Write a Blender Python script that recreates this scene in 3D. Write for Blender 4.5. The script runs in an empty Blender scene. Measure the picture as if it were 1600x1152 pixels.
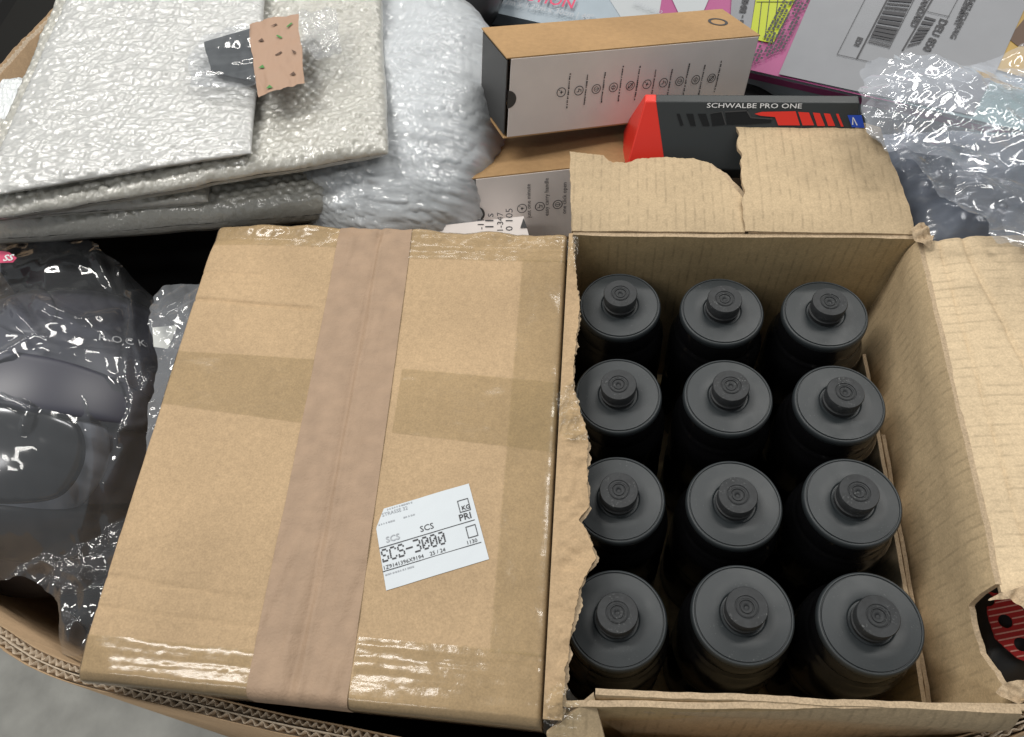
import bpy, math, random
import numpy as np
from mathutils import Matrix, Vector, Euler

random.seed(7)
scene = bpy.context.scene
COL = scene.collection

# ------------------------------------------------------------------ camera
FPX, PW, PH = 1261.4, 1600.0, 1152.0
CAM_LOC = Vector((-.1093, -.2928, 1.4037))
CAM_ROT = Euler((.5444, .0765, .0778), 'XYZ')
cd = bpy.data.cameras.new('camera'); cam = bpy.data.objects.new('camera', cd); COL.objects.link(cam)
cd.sensor_fit = 'HORIZONTAL'; cd.sensor_width = 36.0; cd.lens = FPX / PW * 36.0
cd.clip_start = .02; cd.clip_end = 60
cam.location = CAM_LOC; cam.rotation_euler = CAM_ROT
scene.camera = cam

# ------------------------------------------------------------------ world, lamps, exposure
world = bpy.data.worlds.new('World'); scene.world = world; world.use_nodes = True
bg = world.node_tree.nodes['Background']
bg.inputs[0].default_value = (.93, .97, 1.0, 1); bg.inputs[1].default_value = .28

def tube(loc, size, power, rotz=0, color=(1, .97, .92)):
    ld = bpy.data.lights.new('ceiling_tube_light', 'AREA'); ld.shape = 'RECTANGLE'
    ld.size, ld.size_y = size; ld.energy = power; ld.color = color
    o = bpy.data.objects.new('ceiling_tube_light', ld); COL.objects.link(o)
    o.location = loc; o.rotation_euler = (0, 0, rotz)
for (lx, ly, lz, pw) in ((.9, 2.4, 3.1, 29), (1.0, .9, 3.1, 28), (-1.4, 2.0, 3.1, 21), (-1.5, .45, 3.1, 43), (-.4, 4.2, 3.1, 21), (-1.5, -1.3, 3.1, 17)):
    tube((lx, ly, lz), (1.5, .26), pw, .12)

vs = scene.view_settings
vs.view_transform = 'Standard'; vs.look = 'None'; vs.gamma = 1; vs.exposure = -0.03
try: vs.use_curve_mapping = False
except Exception: pass

# ------------------------------------------------------------------ helpers
MC = CAM_ROT.to_matrix()
def ray(x, y): return MC @ Vector(((x - PW/2)/FPX, (PH/2 - y)/FPX, -1))
def at(x, y, z):
    d = ray(x, y); return CAM_LOC + d * ((z - CAM_LOC.z)/d.z)
def onplane(x, y, o, n):
    d = ray(x, y); return CAM_LOC + d * ((o - CAM_LOC).dot(n)/d.dot(n))
def onx(x, y, X):
    d = ray(x, y); return CAM_LOC + d * ((X - CAM_LOC.x)/d.x)
def to_px(X, Y, Z):
    m = np.array(MC); q = np.stack([X-CAM_LOC.x, Y-CAM_LOC.y, Z-CAM_LOC.z], -1) @ m
    return PW/2 - FPX*q[..., 0]/q[..., 2], PH/2 + FPX*q[..., 1]/q[..., 2]

WM = {}
def link(o, parent=None):
    COL.objects.link(o)
    if parent is not None:
        o.parent = parent
        o.matrix_parent_inverse = WM[parent.name].inverted()
    WM[o.name] = Matrix.Identity(4) if o.type != 'EMPTY' else o.matrix_basis.copy()
    return o
def tag(o, label, cat, group=None):
    o['label'] = label; o['category'] = cat
    if group: o['group'] = group
    return o
def thing(name, label, cat, loc=(0, 0, 0), group=None):
    o = bpy.data.objects.new(name, None); o.empty_display_size = .05
    o.matrix_basis = Matrix.Translation(Vector(loc))
    link(o); return tag(o, label, cat, group)
def mesh(name, V, F, mat, parent=None, smooth=True, fmat=None, F4=None):
    me = bpy.data.meshes.new(name)
    if isinstance(V, np.ndarray): V = V.tolist()
    if isinstance(F, np.ndarray): F = F.tolist()
    me.from_pydata([tuple(v) for v in V], [], F); me.update()
    for m in (mat if isinstance(mat, (list, tuple)) else [mat]): me.materials.append(m)
    if smooth: me.polygons.foreach_set('use_smooth', [True]*len(me.polygons))
    if fmat is not None: me.polygons.foreach_set('material_index', list(fmat))
    o = bpy.data.objects.new(name, me)
    return link(o, parent)
def gridF(n, m, off=0):
    i, j = np.meshgrid(np.arange(n-1), np.arange(m-1), indexing='ij')
    a = i*m+j+off
    return np.stack([a, a+m, a+m+1, a+1], -1).reshape(-1, 4)
def grid(name, P, mat, parent=None, mask=None, smooth=True, flip=False):
    n, m = P.shape[:2]; F = gridF(n, m)
    if flip: F = F[:, ::-1]
    V = P.reshape(-1, 3)
    if mask is not None:
        k = mask.reshape(-1)[F].all(1); F = F[k]
        used = np.unique(F); re = -np.ones(len(V), int); re[used] = np.arange(len(used))
        V = V[used].copy(); F = re[F]
        E_ = np.sort(np.concatenate([F[:, [0, 1]], F[:, [1, 2]], F[:, [2, 3]], F[:, [3, 0]]]), axis=1)
        key, cnt = np.unique(E_[:, 0]*len(V)+E_[:, 1], return_counts=True); key = key[cnt == 1]; a_, b_ = key//len(V), key % len(V)
        deg = np.bincount(a_, minlength=len(V))+np.bincount(b_, minlength=len(V)); bd = deg > 0
        for _ in range(4):                                    # smooth the stepped outline
            acc = np.zeros_like(V); np.add.at(acc, a_, V[b_]); np.add.at(acc, b_, V[a_])
            V[bd] = .4*V[bd]+.6*acc[bd]/deg[bd][:, None]
    return mesh(name, V, F, mat, parent, smooth)
def boxV(sx, sy, sz, b=0.0):
    V = [(x*sx/2, y*sy/2, z*sz/2) for x in (-1, 1) for y in (-1, 1) for z in (-1, 1)]
    F = [(0, 1, 3, 2), (4, 6, 7, 5), (0, 4, 5, 1), (2, 3, 7, 6), (0, 2, 6, 4), (1, 5, 7, 3)]
    return V, F
def slab(name, quad, n, th, mat, parent=None):
    """polygon (3d points in a plane) extruded by th against n"""
    k = len(quad); V = [Vector(q) for q in quad] + [Vector(q) - n*th for q in quad]
    F = [tuple(range(k)), tuple(range(2*k-1, k-1, -1))] + [((i+1) % k, i, i+k, (i+1) % k+k) for i in range(k)]
    return mesh(name, V, F, mat, parent, False)
def frame(o, u, n):
    n = n.normalized(); u = (u - n*u.dot(n)).normalized(); v = n.cross(u)
    M = Matrix((u, v, n)).transposed().to_4x4(); M.translation = o
    return M
FONT = {}
def text(name, body, size, mat, parent, M, align='LEFT', bold=0.0, sx=1.0, spacing=1.0):
    cu = bpy.data.curves.new('t', 'FONT'); cu.body = body; cu.size = size; cu.align_x = align
    cu.offset = bold; cu.space_character = spacing; cu.resolution_u = 2
    t = bpy.data.objects.new('t', cu); COL.objects.link(t)
    dg = bpy.context.evaluated_depsgraph_get()
    me = bpy.data.meshes.new_from_object(t.evaluated_get(dg)); bpy.data.objects.remove(t)
    me.transform(M @ Matrix.Diagonal((sx, 1, 1, 1))); me.name = name
    me.materials.clear(); me.materials.append(mat)
    o = bpy.data.objects.new(name, me); return link(o, parent)
def quads(name, M, rects, mat, parent, off=0.0):
    """flat print: list of (x0,y0,x1,y1) or point lists in frame M, one mesh"""
    V = []; F = []
    for r in rects:
        pts = [(r[0], r[1]), (r[2], r[1]), (r[2], r[3]), (r[0], r[3])] if not isinstance(r[0], (tuple, list)) else r
        k = len(V); V += [M @ Vector((p[0], p[1], off)) for p in pts]; F.append(tuple(range(k, k+len(pts))))
    return mesh(name, V, F, mat, parent, False)
def ring_pts(cx, cy, r0, r1, seg=24):
    out = []
    for i in range(seg):
        a, b = 2*math.pi*i/seg, 2*math.pi*(i+1)/seg
        out.append([(cx+r0*math.cos(a), cy+r0*math.sin(a)), (cx+r1*math.cos(a), cy+r1*math.sin(a)),
                    (cx+r1*math.cos(b), cy+r1*math.sin(b)), (cx+r0*math.cos(b), cy+r0*math.sin(b))])
    return out

# ---- noise in numpy
def _h(ix, iy, s):
    n = (ix*374761393 + iy*668265263 + s*974634777) & 0xffffffff
    n = ((n ^ (n >> 13))*1274126177) & 0xffffffff
    return ((n ^ (n >> 16)) & 0xffff)/65535.0
def noise(x, y, s=0):
    x = np.asarray(x, float); y = np.asarray(y, float)
    ix = np.floor(x).astype(np.int64); iy = np.floor(y).astype(np.int64); fx = x-ix; fy = y-iy
    ux = fx*fx*fx*(fx*(fx*6-15)+10); uy = fy*fy*fy*(fy*(fy*6-15)+10)
    a = _h(ix, iy, s); b = _h(ix+1, iy, s); c = _h(ix, iy+1, s); d = _h(ix+1, iy+1, s)
    return (a*(1-ux)+b*ux)*(1-uy)+(c*(1-ux)+d*ux)*uy
def fbm(x, y, s=0, o=4):
    r = 0; a = .5
    for k in range(o):
        r = r+a*(noise(x*2**k, y*2**k, s+k*17)-.5)*2; a *= .5
    return r
def crumple(x, y, s, f0=6, f1=45, n=9, warp=.5, pw=.8):
    """sharp folds, as in crumpled film; metres in, about unit out"""
    rng = random.Random(s); h = 0
    for k in range(n):
        a = rng.uniform(0, math.pi); fr = f0*(f1/f0)**(k/(n-1))
        c, sn = math.cos(a), math.sin(a)
        t = (x*c+y*sn)*fr + warp*fbm(x*fr*.45, y*fr*.45, s+k*31, 2)+rng.random()
        tri = np.abs(t-np.floor(t)-.5)*2
        m = noise(x*fr*.5+9, y*fr*.5, s+k*7)
        h = h+(tri-.5)*np.clip(m*1.8-.35, 0, 1)*(f0/fr)**pw
    return h
def ss(a, b, x):
    t = np.clip((x-a)/(b-a), 0, 1); return t*t*(3-2*t)
def inpoly(px, py, poly):
    r = np.zeros(px.shape, bool); k = len(poly)
    for i in range(k):
        x0, y0 = poly[i]; x1, y1 = poly[(i+1) % k]
        c = ((y0 > py) != (y1 > py)) & (px < (x1-x0)*(py-y0)/((y1-y0) or 1e-9)+x0)
        r ^= c
    return r

# ------------------------------------------------------------------ materials
def new(name):
    m = bpy.data.materials.new(name); m.use_nodes = True
    nt = m.node_tree; return m, nt, nt.nodes['Principled BSDF']
def N(nt, typ, **kw):
    n = nt.nodes.new(typ)
    for k, v in kw.items():
        if k.startswith('i_'): n.inputs[k[2:].replace('_', ' ')].default_value = v
        else: setattr(n, k, v)
    return n
def L(nt, a, b): nt.links.new(a, b)
def plain(name, col, rough=.5, spec=.5, metal=0, coat=0, coat_rough=.1, bump=0, bscale=300, var=.0, vscale=40):
    m, nt, p = new(name)
    p.inputs['Base Color'].default_value = (*col, 1); p.inputs['Roughness'].default_value = rough
    p.inputs['Specular IOR Level'].default_value = spec; p.inputs['Metallic'].default_value = metal
    p.inputs['Coat Weight'].default_value = coat; p.inputs['Coat Roughness'].default_value = coat_rough
    tc = N(nt, 'ShaderNodeTexCoord')
    if bump:
        t = N(nt, 'ShaderNodeTexNoise', i_Scale=bscale, i_Detail=4.0); L(nt, tc.outputs['Object'], t.inputs['Vector'])
        b = N(nt, 'ShaderNodeBump', i_Strength=bump, i_Distance=.001); L(nt, t.outputs['Fac'], b.inputs['Height'])
        L(nt, b.outputs[0], p.inputs['Normal'])
    if var:
        t = N(nt, 'ShaderNodeTexNoise', i_Scale=vscale, i_Detail=5.0); L(nt, tc.outputs['Object'], t.inputs['Vector'])
        r = N(nt, 'ShaderNodeMapRange'); r.inputs[1].default_value = .3; r.inputs[2].default_value = .7
        r.inputs[3].default_value = 1-var; r.inputs[4].default_value = 1+var; L(nt, t.outputs['Fac'], r.inputs[0])
        mx = N(nt, 'ShaderNodeMix', data_type='RGBA', blend_type='MULTIPLY'); mx.inputs[0].default_value = 1
        mx.inputs[6].default_value = (*col, 1); L(nt, r.outputs[0], mx.inputs[7]); L(nt, mx.outputs[2], p.inputs['Base Color'])
    return m
def kraft(name, col, axis=None, period=.008, speck=.17, rough=.75, lines=.10):
    m, nt, p = new(name); p.inputs['Roughness'].default_value = rough; p.inputs['Specular IOR Level'].default_value = .25
    tc = N(nt, 'ShaderNodeTexCoord'); V = tc.outputs['Object']
    fine = N(nt, 'ShaderNodeTexNoise', i_Scale=620.0, i_Detail=4.0, i_Roughness=.75); L(nt, V, fine.inputs['Vector'])
    big = N(nt, 'ShaderNodeTexNoise', i_Scale=11.0, i_Detail=6.0); L(nt, V, big.inputs['Vector'])
    mid = N(nt, 'ShaderNodeTexNoise', i_Scale=180.0, i_Detail=4.0); L(nt, V, mid.inputs['Vector'])
    def rng(src, lo, hi, a=.3, b=.7):
        r = N(nt, 'ShaderNodeMapRange'); r.inputs[1].default_value = a; r.inputs[2].default_value = b
        r.inputs[3].default_value = lo; r.inputs[4].default_value = hi; L(nt, src, r.inputs[0]); return r.outputs[0]
    def mul(a, b):
        n = N(nt, 'ShaderNodeMath', operation='MULTIPLY'); L(nt, a, n.inputs[0]); L(nt, b, n.inputs[1]); return n.outputs[0]
    f = mul(mul(rng(fine.outputs['Fac'], 1-speck, 1+speck), rng(big.outputs['Fac'], .90, 1.10)), rng(mid.outputs['Fac'], .94, 1.06))
    h = fine.outputs['Fac']
    if axis:
        w = N(nt, 'ShaderNodeTexWave', bands_direction=axis, wave_profile='SIN'); w.inputs['Scale'].default_value = 2*math.pi/(20*period)
        w.inputs['Distortion'].default_value = .6; w.inputs['Detail'].default_value = 3; w.inputs['Detail Scale'].default_value = 3.0
        L(nt, V, w.inputs['Vector'])
        brk = N(nt, 'ShaderNodeTexNoise', i_Scale=70.0, i_Detail=2.0); L(nt, V, brk.inputs['Vector'])
        ln = mul(rng(w.outputs['Fac'], 1.0, 0.0, 0.0, .22), rng(brk.outputs['Fac'], 0.0, 1.0, .40, .62))  # broken dark flute lines: board marks plus groove shade put into the colour
        sub = N(nt, 'ShaderNodeMath', operation='MULTIPLY_ADD'); L(nt, ln, sub.inputs[0]); sub.inputs[1].default_value = -lines*2; sub.inputs[2].default_value = 1.0
        f = mul(f, sub.outputs[0])
        ad = N(nt, 'ShaderNodeMath', operation='MULTIPLY_ADD'); L(nt, w.outputs['Fac'], ad.inputs[0]); ad.inputs[1].default_value = .8; L(nt, fine.outputs['Fac'], ad.inputs[2]); h = ad.outputs[0]
    mx = N(nt, 'ShaderNodeMix', data_type='RGBA', blend_type='MULTIPLY'); mx.inputs[0].default_value = 1
    mx.inputs[6].default_value = (*col, 1); L(nt, f, mx.inputs[7]); L(nt, mx.outputs[2], p.inputs['Base Color'])
    b = N(nt, 'ShaderNodeBump', i_Strength=.25, i_Distance=.0006); L(nt, h, b.inputs['Height']); L(nt, b.outputs[0], p.inputs['Normal'])
    return m
def film(name, tint=(.97, .98, 1), haze=.05, gloss=1.0, rough=.06, hazecol=(.8, .84, .9), bump=.15, bscale=120, ior=1.5, mult=1.6):
    m, nt, p = new(name); nt.nodes.remove(p); out = nt.nodes['Material Output']
    tc = N(nt, 'ShaderNodeTexCoord')
    t = N(nt, 'ShaderNodeTexNoise', i_Scale=bscale, i_Detail=4.0); L(nt, tc.outputs['Object'], t.inputs['Vector'])
    b = N(nt, 'ShaderNodeBump', i_Strength=bump, i_Distance=.002); L(nt, t.outputs['Fac'], b.inputs['Height'])
    tr = N(nt, 'ShaderNodeBsdfTransparent'); tr.inputs[0].default_value = (*tint, 1)
    gl = N(nt, 'ShaderNodeBsdfGlossy'); gl.inputs['Roughness'].default_value = rough; gl.inputs['Color'].default_value = (gloss, gloss, gloss, 1)
    L(nt, b.outputs[0], gl.inputs['Normal'])
    fr = N(nt, 'ShaderNodeFresnel'); fr.inputs['IOR'].default_value = ior; L(nt, b.outputs[0], fr.inputs['Normal'])
    f2 = N(nt, 'ShaderNodeMath', operation='MULTIPLY'); f2.inputs[1].default_value = mult; f2.use_clamp = True; L(nt, fr.outputs[0], f2.inputs[0])
    m1 = N(nt, 'ShaderNodeMixShader'); L(nt, f2.outputs[0], m1.inputs[0]); L(nt, tr.outputs[0], m1.inputs[1]); L(nt, gl.outputs[0], m1.inputs[2])
    df = N(nt, 'ShaderNodeBsdfDiffuse'); df.inputs[0].default_value = (*hazecol, 1)
    m2 = N(nt, 'ShaderNodeMixShader'); m2.inputs[0].default_value = haze; L(nt, m1.outputs[0], m2.inputs[1]); L(nt, df.outputs[0], m2.inputs[2])
    L(nt, m2.outputs[0], out.inputs['Surface'])
    return m

KOUT = kraft('kraft_outer', (.43, .305, .180))
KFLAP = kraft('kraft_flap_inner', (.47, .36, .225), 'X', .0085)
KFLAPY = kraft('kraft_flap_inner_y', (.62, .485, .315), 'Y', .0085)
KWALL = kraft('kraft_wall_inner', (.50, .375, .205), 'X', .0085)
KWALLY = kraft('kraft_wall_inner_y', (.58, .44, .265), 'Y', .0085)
KEDGE = kraft('kraft_torn_edge', (.44, .335, .22), speck=.3)
KBIN = kraft('pallet_box_board', (.36, .25, .15))
KBINE = kraft('pallet_box_edge', (.45, .37, .28), speck=.3)
KRETAIL = kraft('retail_kraft', (.37, .23, .11), speck=.06)
PINK = plain('kraft_tape_pink', (.345, .240, .162), .6, .3, bump=.5, bscale=500, var=.10, vscale=60)
CLEAR = film('clear_packing_tape', (1, .995, .95), .02, 1, .15, (.7, .6, .45), bump=.2, bscale=90, mult=.6)
PAPER = plain('label_paper', (.58, .625, .66), .5, .4, bump=.05)
INK = plain('print_ink', (.035, .035, .04), .6)
INKG = plain('print_ink_faded', (.36, .38, .41), .6)
WHITEB = plain('white_carton', (.72, .665, .635), .42, .4, var=.03)
GREYEND = plain('dark_grey_carton', (.045, .045, .045), .5)
LID = plain('bottle_lid_plastic', (.0225, .0278, .0308), .46, .5, bump=.08, bscale=1500)
BODY = plain('bottle_body_plastic', (.004, .004, .0045), .18, .5)
RUBBER = plain('bottle_spout_rubber', (.024, .026, .028), .62, .4, bump=.15, bscale=700, var=.25, vscale=160)
TYREBOX = plain('black_carton', (.030, .034, .035), .42, .5)
VENT = plain('vent_dark', (.006, .006, .006), .3)
RED = plain('red_carton', (.72, .035, .02), .35, .5)
BLUE = plain('blue_print', (.02, .07, .45), .4)
WHITE = plain('white_print', (.72, .72, .72), .5)
FLOOR = plain('concrete_floor', (.27, .27, .25), .6, bump=.5, bscale=60, var=.22, vscale=14)
DARKFILL = plain('dark_interior_fill', (.006, .006, .007), .85, .2, bump=.6, bscale=900)  # near-black, so the added sheet reads as the dark box interior
BLACKPL = plain('black_plastic', (.012, .012, .013), .3)
NAVY = plain('navy_shell', (.050, .051, .068), .38, .5)
GREYSHELL = plain('grey_visor_frame', (.24, .25, .28), .3)
LENS = plain('visor_lens', (.014, .014, .013), .16, .8)
PEACH = plain('peach_paper', (.37, .24, .165), .6, bump=.25, bscale=80)
CARDG = plain('grey_card', (.045, .052, .055), .55)
BROWNI = plain('brown_print', (.09, .05, .03), .6)
GREENI = plain('green_print', (.06, .22, .05), .6)
MAGENTA = plain('magenta_print', (.33, .07, .19), .35)
TEAL = plain('teal_print', (.22, .36, .36), .35)
PALEBLUE = plain('pale_blue_print', (.29, .345, .39), .35, var=.05)
PALEW = plain('pale_white_print', (.40, .425, .44), .35)
CRIMSON = plain('crimson_print', (.55, .05, .12), .4)
LIME = plain('lime_label', (.38, .44, .012), .4)
OCHRE = plain('ochre_print', (.36, .22, .03), .4, var=.2, vscale=30)
SHIP = plain('shipping_label_paper', (.205, .213, .23), .35, .5, var=.03)
POLY = plain('blue_grey_poly', (.24, .27, .325), .25, .5, coat=.5, coat_rough=.08, var=.15, vscale=18)
REDPAD = plain('red_pad', (.35, .012, .012), .5)
PADBODY = plain('dark_pad_body', (.018, .02, .022), .4)
STICKER = plain('pink_sticker', (.62, .07, .16), .4)
CREAM = plain('cream_tape', (.55, .55, .50), .5)
def scuffs(m, scale, thr, amt, col):
    nt = m.node_tree; p = nt.nodes['Principled BSDF']
    tc = N(nt, 'ShaderNodeTexCoord'); oi = N(nt, 'ShaderNodeObjectInfo')
    ad = N(nt, 'ShaderNodeVectorMath', operation='ADD'); L(nt, tc.outputs['Object'], ad.inputs[0]); L(nt, oi.outputs['Random'], ad.inputs[1])
    t = N(nt, 'ShaderNodeTexNoise', i_Scale=scale, i_Detail=2.0); L(nt, ad.outputs[0], t.inputs['Vector'])
    big = N(nt, 'ShaderNodeTexNoise', i_Scale=55.0, i_Detail=3.0); L(nt, ad.outputs[0], big.inputs['Vector'])
    r = N(nt, 'ShaderNodeMapRange'); r.inputs[1].default_value = thr; r.inputs[2].default_value = thr+.05; L(nt, t.outputs['Fac'], r.inputs[0])
    r2 = N(nt, 'ShaderNodeMapRange'); r2.inputs[1].default_value = .5; r2.inputs[2].default_value = .7; r2.inputs[4].default_value = amt; L(nt, big.outputs['Fac'], r2.inputs[0])
    mu = N(nt, 'ShaderNodeMath', operation='MULTIPLY'); L(nt, r.outputs[0], mu.inputs[0]); L(nt, r2.outputs[0], mu.inputs[1])
    mx = N(nt, 'ShaderNodeMix', data_type='RGBA'); L(nt, mu.outputs[0], mx.inputs[0])
    bc = p.inputs['Base Color']
    if bc.is_linked: L(nt, bc.links[0].from_socket, mx.inputs[6])
    else: mx.inputs[6].default_value = bc.default_value
    mx.inputs[7].default_value = (*col, 1); L(nt, mx.outputs[2], bc)
    r3 = N(nt, 'ShaderNodeMapRange'); r3.inputs[1].default_value = .3; r3.inputs[2].default_value = .7; v = p.inputs['Roughness'].default_value
    r3.inputs[3].default_value = v-.04; r3.inputs[4].default_value = v+.05; L(nt, big.outputs['Fac'], r3.inputs[0]); L(nt, r3.outputs[0], p.inputs['Roughness'])
scuffs(LID, 900.0, .66, .8, (.14, .15, .15)); scuffs(RUBBER, 700.0, .60, .9, (.12, .125, .125))
def bubblemat(name, col, rough, tw, bs=220.0, bst=.5, stretch=(1, 1, 1)):
    m, nt, p = new(name)
    p.inputs['Base Color'].default_value = (*col, 1); p.inputs['Roughness'].default_value = rough
    p.inputs['Coat Weight'].default_value = 1; p.inputs['Coat Roughness'].default_value = .07
    p.inputs['Specular IOR Level'].default_value = .6
    p.inputs['Subsurface Weight'].default_value = tw; p.inputs['Subsurface Radius'].default_value = (.012, .012, .011); p.inputs['Subsurface Scale'].default_value = 1
    tc = N(nt, 'ShaderNodeTexCoord')
    mp = N(nt, 'ShaderNodeMapping'); mp.inputs['Scale'].default_value = stretch; mp.inputs['Rotation'].default_value = (0, 0, -.12); L(nt, tc.outputs['Object'], mp.inputs['Vector'])
    t = N(nt, 'ShaderNodeTexNoise', i_Scale=bs, i_Detail=3.0); L(nt, mp.outputs[0], t.inputs['Vector'])
    b = N(nt, 'ShaderNodeBump', i_Strength=bst, i_Distance=.002); L(nt, t.outputs['Fac'], b.inputs['Height'])
    L(nt, b.outputs[0], p.inputs['Normal']); L(nt, b.outputs[0], p.inputs['Coat Normal'])
    return m
BUB = bubblemat('bubble_wrap_white', (.45, .442, .40), .30, .6, 200.0, .6)
BUBT = bubblemat('bubble_wrap_top', (.50, .503, .49), .30, .6, 230.0, .6, (.40, 1.3, 1))
BUBB = bubblemat('bubble_wrap_bluish', (.66, .69, .70), .28, .5, 300.0, .6)
FILM = film('clear_bag_film', haze=.045, rough=.08, bump=.06, bscale=60)
FILM2 = film('clear_bag_film_hazy', haze=.15, rough=.09, mult=1.6, bump=.06, bscale=60)
FILM3 = film('clear_film_thin', haze=.03)
FILMW = film('clear_film_milky', haze=.36, rough=.08, hazecol=(.82, .85, .87), mult=1.3, bump=.05)

# ------------------------------------------------------------------ setting: floor
fl = mesh('floor', [(-6, -6, 0), (6, -6, 0), (6, 8, 0), (-6, 8, 0)], [(0, 1, 2, 3)], FLOOR, None, False)
fl['kind'] = 'structure'

# ------------------------------------------------------------------ pallet box (double-wall board), open rim
RZ = .795
ctrl = [(-.555, -.192), (-.524, -.204), (-.491, -.212), (-.443, -.219), (-.392, -.226), (-.333, -.234), (-.295, -.238), (-.20, -.247), (-.10, -.246), (.0, -.243), (.111, -.2235), (.153, -.213), (.183, -.198),
        (.27, -.168), (.365, -.09), (.425, .08), (.45, .40), (.44, .70), (.36, .90), (.1, .97), (-.3, .98), (-.62, .94), (-.76, .82), (-.822, .61), (-.853, .50), (-.868, .40), (-.865, .25), (-.835, .08), (-.76, -.06), (-.66, -.145)]
def catmull(P, n):
    P = np.array(P); k = len(P); out = []
    for i in range(k):
        p0, p1, p2, p3 = P[i-1], P[i], P[(i+1) % k], P[(i+2) % k]
        d = np.linalg.norm(p2-p1); m = max(2, int(d/n))
        for t in np.arange(m)/m:
            out.append(.5*((2*p1)+(-p0+p2)*t+(2*p0-5*p1+4*p2-p3)*t*t+(-p0+3*p1-3*p2+p3)*t**3))
    return np.array(out)
path = catmull(ctrl, .0012)
d = np.linalg.norm(np.diff(np.vstack([path, path[:1]]), axis=0), axis=1); arc = np.concatenate([[0], np.cumsum(d)[:-1]])
tan = np.roll(path, -1, 0)-np.roll(path, 1, 0); tan /= np.linalg.norm(tan, axis=1)[:, None]
nor = np.stack([-tan[:, 1], tan[:, 0]], 1)          # inward
pb = thing('pallet_box', 'large double-wall corrugated pallet box holding the whole pile', 'pallet box', (-.2, .35, 0))
def ribbon(name, offs, zt, zb, mat, th=.0007, nz=2, step=1):
    c = path+nor*offs[:, None]
    c = c[::step]; zt = zt[::step]; o2 = (path+nor*(offs+th)[:, None])[::step]
    k = len(c); zz = [zt, zt, np.full(k, zb), np.full(k, zb)]; xy = [c, o2, o2, c]
    V = np.concatenate([np.column_stack([a, b]) for a, b in zip(xy, zz)])
    i = np.arange(k); j = (i+1) % k; F = []
    for r in range(4):
        q = (r+1) % 4; F.append(np.stack([r*k+i, r*k+j, q*k+j, q*k+i], 1))
    return mesh(name, V, np.concatenate(F), mat, pb, True)
zr = RZ+.0025*fbm(arc*9, arc*0, 3)+.0012*fbm(arc*70, arc*0, 5)
TH = .0125
for nm, o, zb, m in (('outer_liner', 0, .001, KBIN), ('middle_liner', .006, RZ-.15, KBINE), ('inner_liner', TH, .001, KBIN)):
    ribbon(nm, np.full(len(path), o), zr+.001*fbm(arc*120, arc*0+o*900, 9), zb, m, .0009, step=3)
for nm, o, per in (('corrugated_flute', .0034, .0085), ('corrugated_flute', .0096, .0065)):
    ribbon(nm, o+.0023*(.45+.75*noise(arc*25, arc*0, 6))*np.sin(2*math.pi*arc/per+4*fbm(arc*14, arc*0, 1))+.0007*fbm(arc*40, arc*0, 8), zr-.0012+.001*fbm(arc*60, arc*0, 4), RZ-.15, KBINE, .0006)

# ------------------------------------------------------------------ added black sheet standing in for the dark inside of the pallet box
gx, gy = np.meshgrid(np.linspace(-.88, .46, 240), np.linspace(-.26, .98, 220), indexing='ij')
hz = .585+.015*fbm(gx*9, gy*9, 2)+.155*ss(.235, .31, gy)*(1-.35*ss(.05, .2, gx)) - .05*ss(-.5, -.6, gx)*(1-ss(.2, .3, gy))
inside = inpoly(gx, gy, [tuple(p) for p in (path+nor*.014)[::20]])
heap = grid('dark_depth_sheet', np.stack([gx, gy, hz], -1), DARKFILL, None, inside)
tag(heap, 'added black sheet standing for the dark depth under the boxes and bags', 'filler')

# ------------------------------------------------------------------ closed carton
CZ = .835
cBL, cBR, cFR, cFL = [np.array(v) for v in ((-.477, .203), (-.1405, .196), (-.1395, -.223), (-.468, -.213))]
CW, CL = .338, .418
def wrap(s, Lg, r):
    s = np.asarray(s, float); x = s.copy(); dz = np.zeros_like(s)
    for side in (0, 1):
        q = s if side == 0 else Lg-s
        th = np.clip((r-q)/r, 0, math.pi/2); m = q < r
        xx = r-r*np.sin(th); dd = r*(1-np.cos(th))+np.clip((r-math.pi*r/2)-q, 0, None)
        x = np.where(m, xx if side == 0 else Lg-xx, x); dz = np.where(m, dd, dz)
    return x, dz
def h_top(s, t):
    h = .0011*fbm(s*14, t*14, 21)+.00035*fbm(s*60, t*60, 22)
    h = h-.0035*np.exp(-((s-.50*CW)/.10)**2)*np.sin(np.pi*np.clip(t/CL, 0, 1))
    sm = .478*CW+.003*(noise(t*14, t*0, 4)-.5)
    h = h-.0022*np.exp(-np.abs(s-sm)/.0035)                      # seam
    # creases of the left panel
    for (y0, sl, s1, am) in ((.0905, .012, .115, .0022), (.060, .0, .06, .001), (.345, .02, .12, .0009), (.368, .01, .13, .0009)):
        h = h-am*np.exp(-((t-y0-sl*s/.3-.0012*fbm(s*40, s*0, 3))/.0016)**2)*ss(s1+.008, s1-.008, s)
    # crushed back edge and corners
    h = h+.006*fbm(s*30, t*34, 40)*ss(.03, 0, t)+.006*np.exp(-((s-.05)/.05)**2)*ss(.02, 0, t)
    h = h-.004*ss(.03, 0, np.hypot(s, t-CL))-.006*ss(.05, 0, np.hypot(s, t))
    h = h-.0015*np.exp(-((s-CW)/.012)**2)*noise(t*30, t*0, 8)
    return h
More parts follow.
